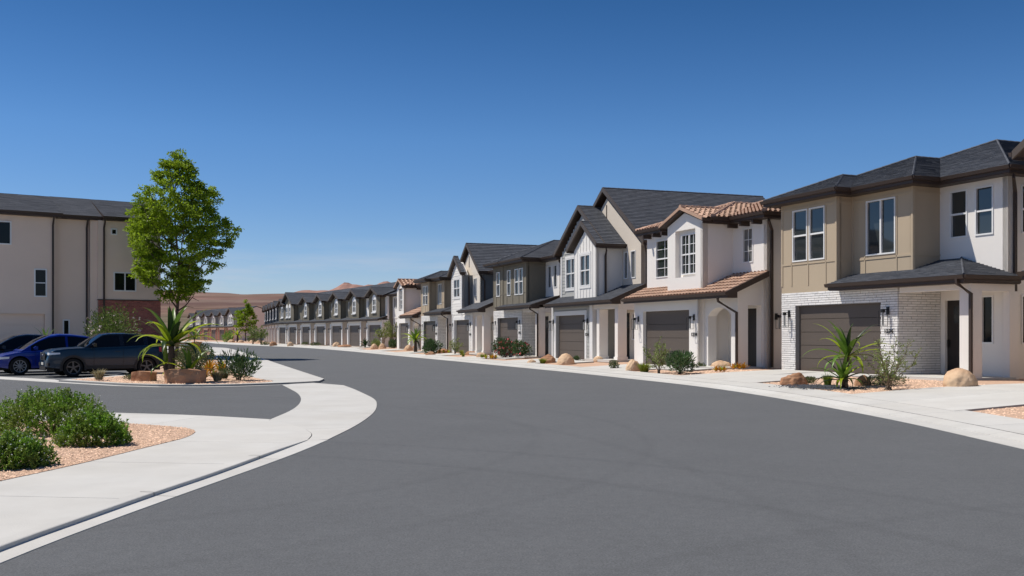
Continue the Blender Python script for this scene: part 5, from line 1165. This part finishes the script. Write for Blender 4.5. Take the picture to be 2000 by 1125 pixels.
tuft(-3.6, 71, .5, .42, 'lime tuft near the thin shrub of the lap sided house', 'leaf_lime', n_=160)
wispy(-4.15, 72.6, 1.15, 1.5, 'thin upright shrub before the garage of the lap sided house', n_=700, size=.1, stems=8)
bush(-6.0, 75.5, 1.4, 1.25, 'dense dark green shrub before the narrow khaki house', mt='leaf_dark', n_=1500, size=.14, name='shrub')
boulder(-5.3, 77, 1.0, .36, 'flat orange boulder right of the dense dark shrub', seed=35, mt='boulder_red')
boulder(-6.0, 73.4, .75, .28, 'orange stone at the foot of the dense dark shrub', seed=36, mt='boulder_red')
rosettes(-5.2, 75.8, [(-.3, 0), (0, .1), (.35, 0)], 'orange bromeliads beside the flat orange boulder', L_=.34)
spiky(-8.0, 82.5, [(0, 0, .95, 24, 1.45, .16)], 'bright green spiky palm before the small orange tiled house', yellow=.5, trunk_r=.14)
boulder(-9.2, 88.5, .8, .56, 'round tan boulder left of the bright palm', seed=41)
boulder(-8.9, 90.5, .5, .4, 'small orange stone behind the bright palm', seed=42, mt='boulder_red')
# dark row
for k, (dx, lb) in enumerate(((0, 'left of two young willowy trees before the white end of the dark row'), (1.0, 'right of two young willowy trees before the white end of the dark row'))):
    wispy(-13.2+dx*.8, 102.5+dx, 1.6, 3.6, lb, n_=1500, size=.16, stems=6, trunk=.035, name='young_tree', group='young willowy trees', lift=.3)
spiky(-16.0, 108.5, [(0, 0, .25, 26, 1.0, .14)], 'dark spiky agave before the second garage of the dark row', name='agave', cat='agave', yellow=.0, kind_of=('sword_dark', 'sword_dark'), trunk_r=.1)
bush(-14.2, 105, 1.2, 1.0, 'olive scrub beside the dark agave', mt='leaf_wisp', n_=900, size=.13)
bush(-11.9, 100.5, 1.1, 1.05, 'dark shrub below the young willowy trees', mt='leaf_dark', n_=900, size=.14)
boulder(-13.8, 99.8, .8, .55, 'left of two tan boulders before the young trees', seed=51, group='pair of tan boulders')
boulder(-13.1, 100.6, .8, .55, 'right of two tan boulders before the young trees', seed=52, group='pair of tan boulders')
boulder(-20.8, 118, .95, .6, 'tan boulder in front of the third garage of the dark row', seed=53)
boulder(-19.3, 114.8, 1.6, .34, 'long flat orange boulder in front of the dark row', seed=54, mt='boulder_red')
boulder(-29.3, 131.5, .8, .6, 'tan boulder in front of the far garages of the dark row', seed=55)
boulder(-33.1, 138, 1.0, .6, 'orange boulder at the far end of the dark row', seed=56, mt='boulder_red')
for k, (px_, py_, w_) in enumerate(((-28.0, 136, 1.4), (-25.5, 129, 1.3), (-35.4, 143, 1.5))):
    bush(px_, py_, w_, .5, ('low green scrub between the far garages of the dark row', 'low yellow scrub before the middle of the dark row', 'low scrub under the young trees at the far end of the dark row')[k], mt='leaf_grey', n_=500, size=.13)
wispy(-36.8, 146, 2.6, 3.3, 'willowy young tree at the far end of the dark row', n_=1500, size=.2, stems=7, trunk=.04, name='young_tree', lift=.3)
wispy(-39.8, 153, 2.4, 3.3, 'willowy young tree before the edge on row houses', n_=1300, size=.2, stems=7, trunk=.04, name='young_tree', lift=.3)
# bend
spiky(-49.9, 181, [(0, 0, 1.3, 20, 2.0, .24)], 'yellow green spiky palm at the bend of the road', yellow=.6, trunk_r=.2)
bush(-53.3, 186, 2.6, 2.3, 'green shrub left of the palm at the bend', mt='leaf_bush', n_=1400, size=.2)
bush(-46.0, 176, 2.4, 1.4, 'olive scrub right of the palm at the bend', mt='leaf_grey', n_=1000, size=.18)
for k, (bx_, by_, w_, l_) in enumerate(((-51.6, 183, 1.3, 'tan boulder left of the palm at the bend'), (-47.9, 176, 1.1, 'pale boulder right of the palm at the bend'), (-44.6, 171, 1.0, 'whitish boulder at the start of the edge on houses'), (-42.5, 167, .9, 'brown boulder nearest the edge on houses'))): boulder(bx_, by_, w_, .6, l_, seed=60+k)

# ---------------------------------------------------------------- cars
def car(label, x, y, rz, paint, P, name='parked_car'):
    t = thing(name, label, 'car', (x, y, .012), rz, data=None); L2 = P['L']/2; xf, xr, wr = P['xf'], P['xr'], P['wr']; ar = wr+.055; zw = wr
    W_, zt, sill = P['W'], P['zt'], P['sill']
    xs = sorted(set([round(-L2+i*P['L']/64, 3) for i in range(65)]+[xf+ar, xf-ar, xf+ar-.002, xf-ar+.002, xr+ar, xr-ar, xr+ar-.002, xr-ar+.002]+[xw+ar*math.cos(a*math.pi/10) for xw in (xf, xr) for a in range(1, 10)]))
    zl = lambda q: max([sill if q > -L2+.5 and q < L2-.5 else sill+.09*min(1, (abs(q)-(L2-.5))/.5)]+[zw+math.sqrt(ar*ar-(q-xw)**2) for xw in (xf, xr) if abs(q-xw) < ar-.001])
    NS, NT = 9, 6
    def ring(q):
        w, zb, zz = interp(W_, q), zl(q), interp(zt, q); out = []
        for k in range(NS+1):
            s_ = k/NS; z = zb+(zz-.045-zb)*s_; g_ = .955+.045*math.sin(min(1, (z-.2)/.5)*math.pi/2)-.05*max(0, (z-.75)/.4)**1.3
            if .42 < z < .62: g_ -= .012
            out.append((w*g_, z))
        for k in range(1, NT+1): s_ = k/NT; wv = out[NS][0]; out.append((wv*(1-s_)*.985 if k > 1 else wv*.975, zz-.045+.045*math.sin(min(1, s_*2.2)*math.pi/2)+.03*s_))
        return out
    m = MB(); K = NS+NT+1; rings = [ring(q) for q in xs]
    for sg in (1, -1):
        b = len(m.v)
        for q, r in zip(xs, rings): m.v += [(q, sg*a, z) for a, z in r]
        for i in range(len(xs)-1):
            for j in range(K-1): a = b+i*K+j; m.f.append((a, a+K, a+K+1, a+1)); m.m.append(0)
        for e_ in (0, len(xs)-1): m.f.append(tuple(b+e_*K+j for j in range(K))+(b+e_*K,) if False else tuple(b+e_*K+j for j in range(K))); m.m.append(0)
        m.v += [(xs[0], 0, rings[0][0][1]), (xs[-1], 0, rings[-1][0][1])]; i0 = len(m.v); m.f.append((b, i0-2, b+K-1)); m.f.append((b+(len(xs)-1)*K, i0-1, b+(len(xs)-1)*K+K-1)); m.m += [0, 0]
    body = m.build('body', paint, t, smooth=True); bm = bmesh.new(); bm.from_mesh(body.data); bmesh.ops.remove_doubles(bm, verts=bm.verts, dist=.0015); bmesh.ops.recalc_face_normals(bm, faces=bm.faces); bm.to_mesh(body.data); bm.free(); body.data.shade_smooth() if hasattr(body.data, 'shade_smooth') else None
    es = body.modifiers.new('edges', 'EDGE_SPLIT'); es.split_angle = R(38)
    m = MB(); m.box(-L2+.25, L2-.25, -.62, .62, .2, .72); m.build('underbody', 'rubber', t)
    # greenhouse
    gz, gb = P['roof'], P['belt']; gx0, gx1 = gz[0][0], gz[-1][0]; n_ = 40; gxs = [gx0+(gx1-gx0)*i/n_ for i in range(n_+1)]; cat_ = {k: MB() for k in ('roof', 'windshield', 'rear_window')}
    def gring(q):
        zr, zb = interp(gz, q), interp(gb, q); wb = interp(W_, q)*.90; h = max(zr-zb, .0); wt = wb-h*.42; out = [(wb-(wb-wt)*s_*(1), zb-.03+(h+.03-.03*(s_ > .99))*s_) for s_ in (0, .10, .30, .5, .7, .88, .97)]
        for s_ in (.12, .35, .68, 1): out.append((wt*(1-s_)*.98, zr+.035*math.sin(s_*math.pi/2)*min(1, h/.3)))
        return out
    gr = [gring(q) for q in gxs]; K2 = len(gr[0]); ws0, ws1 = P['ws']; rw0, rw1 = P['rw']; pil = P['pillars']
    for i in range(n_):
        q = (gxs[i]+gxs[i+1])/2; h = interp(gz, q)-interp(gb, q)
        for j in range(K2-1):
            for sg in (1, -1):
                pts = [(gxs[i], sg*gr[i][j][0], gr[i][j][1]), (gxs[i+1], sg*gr[i+1][j][0], gr[i+1][j][1]), (gxs[i+1], sg*gr[i+1][j+1][0], gr[i+1][j+1][1]), (gxs[i], sg*gr[i][j+1][0], gr[i][j+1][1])]
                if j >= 6: c = 'windshield' if (ws0 < q < ws1 and j >= 7) else 'rear_window' if (rw0 < q < rw1 and j >= 7) else 'roof'
                elif 1 <= j <= 4 and P['sw'][0] < q < P['sw'][1] and not any(a < q < b for a, b in pil): c = 'side_window'
                else: c = 'roof'
                if c == 'side_window': cat_.setdefault(('side_window', sg, sum(q < a for a, b in pil)), MB()).poly(pts)
                else: cat_[c].poly(pts)
    for k_, mm in cat_.items():
        o = mm.build('side_window' if isinstance(k_, tuple) else k_ if k_ != 'roof' else 'cabin', paint if k_ == 'roof' and not P.get('blackroof') else ('paint_black' if k_ == 'roof' else 'car_glass'), t, smooth=True)
        bm = bmesh.new(); bm.from_mesh(o.data); bmesh.ops.remove_doubles(bm, verts=bm.verts, dist=.001); bmesh.ops.recalc_face_normals(bm, faces=bm.faces); bm.to_mesh(o.data); bm.free()
        e2 = o.modifiers.new('edges', 'EDGE_SPLIT'); e2.split_angle = R(40)
    for sg in (1, -1):
        yw = interp(W_, xf)
        for xw in (xf, xr):
            m = MB(); N = 28; prof = ((wr*.62, .10), (wr*.93, .105), (wr, .07), (wr, -.07), (wr*.93, -.105), (wr*.6, -.09)); yc = sg*(interp(W_, xw)-.125)
            for k in range(N):
                a = 2*math.pi*k/N
                for r_, o_ in prof: m.v.append((xw+r_*math.cos(a), yc+o_*sg, zw+r_*math.sin(a)))
            for k in range(N):
                for j in range(5): a, b = k*6+j, ((k+1) % N)*6+j; m.f.append((a, b, b+1, a+1)); m.m.append(0)
            wh_ = fixn(m.build('wheel', 'rubber', t, smooth=False)); rr = wr*.66; m = MB()
            m.tube([(xw, yc+sg*.0, zw), (xw, yc+sg*.02, zw)], rr*.98, 24); m.build('brake_disc', 'rubber', wh_); m = MB(); ns = P['spokes']
            for k in range(ns):
                a = 2*math.pi*k/ns+.3; c_, s_ = math.cos(a), math.sin(a); ww = P['sw_']; q = lambda r_, o_: (xw+c_*r_-s_*o_, yc+sg*.085, zw+s_*r_+c_*o_)
                m.prism([q(.05, -ww*.8), q(rr, -ww*1.2), q(rr, ww*.5), q(.05, ww*.8)], (0, sg*.022, 0))
            for k in range(N):
                a, b = 2*math.pi*k/N, 2*math.pi*(k+1)/N; q = lambda a_, r_, yy: (xw+r_*math.cos(a_), yc+sg*yy, zw+r_*math.sin(a_)); m.poly([q(a, rr*.93, .1), q(b, rr*.93, .1), q(b, rr*1.04, .105), q(a, rr*1.04, .105)]); m.poly([q(a, rr*.93, .1), q(b, rr*.93, .1), q(b, rr*.93, .02), q(a, rr*.93, .02)])
            m.tube([(xw, yc+sg*.08, zw), (xw, yc+sg*.115, zw)], .06, 12); fixn(m.build('rim', P['rim'], wh_))
            if P.get('clad'):
                m = MB(); pv = [(0, -.0), (.075, .0)]
                for k in range(24):
                    a, b = math.pi*(k/24*1.16-.08), math.pi*((k+1)/24*1.16-.08); yy = interp(W_, xw)+.012
                    q = lambda a_, r_, yd: (xw+r_*math.cos(a_), sg*(yy+yd), zw+r_*math.sin(a_)); m.poly([q(a, ar-.02, 0), q(b, ar-.02, 0), q(b, ar+.065, 0), q(a, ar+.065, 0)]); m.poly([q(a, ar+.065, 0), q(b, ar+.065, 0), q(b, ar+.065, -.05), q(a, ar+.065, -.05)]); m.poly([q(a, ar-.02, 0), q(b, ar-.02, 0), q(b, ar-.02, -.12), q(a, ar-.02, -.12)])
                m.build('arch_trim', 'cladding', t)
        ys = lambda q, z: sg*(interp(W_, q)*(.955+.045*math.sin(min(1, (z-.2)/.5)*math.pi/2)-.05*max(0, (z-.75)/.4)**1.3)+.004)
        if P.get('clad'): m = MB(); m.prism([(xf-ar-.04, ys(0, .3), sill-.01), (xr+ar+.04, ys(0, .3), sill-.01), (xr+ar+.04, ys(0, .3), sill+.13), (xf-ar-.04, ys(0, .3), sill+.13)], (0, sg*.015, 0)); fixn(m.build('sill_trim', 'cladding', t))
        for q in P['seams']:
            m = MB(); zz = interp(zt, q)-.05
            for k in range(8): z0, z1_ = sill+.12+(zz-sill-.12)*k/8, sill+.12+(zz-sill-.12)*(k+1)/8; m.box(q-.004, q+.004, min(ys(q, z0), ys(q, z0)-sg*.01), max(ys(q, z0), ys(q, z0)-sg*.01), z0, z1_)
            m.build('door_gap', 'rubber', t)
        for q in P['handles']: m = MB(); z = interp(zt, q)-.19; m.box(q-.1, q+.1, min(ys(q, z), ys(q, z)+sg*.025), max(ys(q, z), ys(q, z)+sg*.025), z-.012, z+.016); m.build('door_handle', paint, t)
        q = P['mirror']; z = interp(zt, q)+.09; m = MB(); yy = sg*(interp(W_, q)*.93)
        for (dx, dy, dz) in ((0, 0, 0),): m.prism([(q-.02, yy, z-.05), (q+.05, yy, z-.03), (q+.05, yy, z), (q-.02, yy, z)], (0, sg*.1, 0)); m.prism([(q-.05, yy+sg*.08, z-.06), (q+.07, yy+sg*.08, z-.04), (q+.1, yy+sg*.08, z+.03), (q+.02, yy+sg*.08, z+.09), (q-.05, yy+sg*.08, z+.08)], (0, sg*.18, 0))
        fixn(m.build('mirror', P.get('mirm', paint), t))
        # headlight and tail light wrap round the corners
        for nm, mt_, hx in (('headlight', 'lamp_white', P['hl']), ('tail_light', 'tail_red', P['tl'])):
            x0, x1, z0, z1_ = hx; m = MB(); N = 6
            for k in range(N):
                a, b = x0+(x1-x0)*k/N, x0+(x1-x0)*(k+1)/N; za = z0+(z1_-z0)*.35*(k/N); zb = z0+(z1_-z0)*.35*((k+1)/N); m.poly([(a, ys(a, z0)+sg*.006, za), (b, ys(b, z0)+sg*.006, zb), (b, ys(b, z1_)+sg*.006, z1_), (a, ys(a, z1_)+sg*.006, z1_)])
            m.poly([(x0, ys(x0, z0)+sg*.006, z0), (x0, ys(x0, z1_)+sg*.006, z1_), (x0+(.02 if x0 > 0 else -.02), ys(x0, z1_)*.70, z1_), (x0+(.02 if x0 > 0 else -.02), ys(x0, z0)*.70, z0)]); m.build(nm, mt_, t)
    # front face
    xn = L2+.004
    if P.get('grille'):
        a, b, c, d = P['grille']; m = MB(); m.box(xn, xn+.02, -a, a, c, d); g_ = m.build('grille', 'cladding', t)
        m = MB(); m.prism([(xn+.02, -a*.9, c+.03), (xn+.02, -a*.9+.05, c+.03), (xn+.02, a*.9, d-.03), (xn+.02, a*.9-.05, d-.03)], (.01, 0, 0)); m.tube([(xn+.02, 0, (c+d)/2), (xn+.045, 0, (c+d)/2)], .075, 16); fixn(m.build('emblem', 'chrome', g_))
        m = MB(); m.box(xn, xn+.03, -a*1.3, a*1.3, .26, .40); m.build('lower_grille', 'cladding', t)
        for s_ in (1, -1): m = MB(); m.box(xn-.06, xn+.0, s_*.62-.13, s_*.62+.13, .42, .54); m.build('fog_lamp', 'cladding', t)
    m = MB(); m.box(xn+.02, xn+.035, -.16, .16, .46, .56); m.build('number_plate', 'plate', t)
    return t
suv = dict(L=4.45, xf=1.36, xr=-1.36, wr=.355, sill=.30, W=[(-2.225, .66), (-2.15, .80), (-1.9, .90), (-1.3, .935), (1.3, .935), (1.75, .90), (2.05, .82), (2.18, .74), (2.225, .62)], zt=[(-2.225, .80), (-2.15, 1.02), (-2.0, 1.12), (-1.4, 1.20), (-.5, 1.15), (.6, 1.11), (1.0, 1.11), (1.5, 1.09), (1.95, 1.04), (2.12, .97), (2.19, .86), (2.225, .64)],
    roof=[(-2.12, 1.12), (-1.95, 1.38), (-1.75, 1.54), (-1.3, 1.615), (-.6, 1.655), (0, 1.645), (.25, 1.60), (.5, 1.44), (.92, 1.12)], belt=[(-2.12, 1.14), (-1.4, 1.19), (-.5, 1.14), (.6, 1.10), (.92, 1.10)], ws=(.22, .90), rw=(-2.1, -1.78), pillars=[(-.52, -.40), (-1.40, -1.26)], sw=(-1.75, .62), spokes=5, sw_=.035, rim='rim_dark', clad=True, seams=[.62, -.46, -1.18], handles=[-.25, -1.15], mirror=.62, mirm='paint_black', hl=(2.17, 1.82, .84, .93), tl=(-2.2, -1.85, .85, 1.12), grille=(.36, 0, .64, .92), blackroof=True)
ev = dict(L=4.7, xf=1.42, xr=-1.42, wr=.355, sill=.27, W=[(-2.35, .62), (-2.25, .80), (-1.9, .91), (-1.3, .955), (1.3, .95), (1.8, .90), (2.1, .80), (2.27, .66), (2.35, .48)], zt=[(-2.35, .80), (-2.22, 1.08), (-1.9, 1.15), (-1.2, 1.10), (.4, .98), (1.1, .96), (1.5, .91), (1.9, .82), (2.15, .73), (2.28, .65), (2.35, .52)],
    roof=[(-2.15, 1.14), (-1.7, 1.36), (-1.2, 1.52), (-.6, 1.60), (-.1, 1.615), (.3, 1.55), (.7, 1.37), (1.35, .96)], belt=[(-2.15, 1.12), (-1.2, 1.08), (.4, .97), (1.35, .95)], ws=(.25, 1.3), rw=(-2.1, -1.3), pillars=[(-.42, -.34), (-1.4, -1.34)], sw=(-1.8, 1.0), spokes=10, sw_=.022, rim='rim_grey', seams=[.85, -.38, -1.25], handles=[-.2, -1.1], mirror=.85, hl=(2.22, 1.8, .62, .73), tl=(-2.3, -1.9, .9, 1.02))
sed = dict(ev); sed.update(rim='rim_dark')
# nose points to the left and towards the camera
ang = R(180+37)
car('dark teal blue compact sports utility vehicle with black roof', -16.05, 39.2, ang, 'paint_navy', suv)
car('bright blue electric hatchback parked beside the dark sports utility vehicle', -18.9, 41.0, ang, 'paint_blue', ev)
car('black car at the left edge, mostly hidden behind the bright blue one', -21.2, 43.0, ang, 'paint_black', sed)
scene.world.cycles.sampling_method = 'AUTOMATIC' if hasattr(scene.world, 'cycles') else None
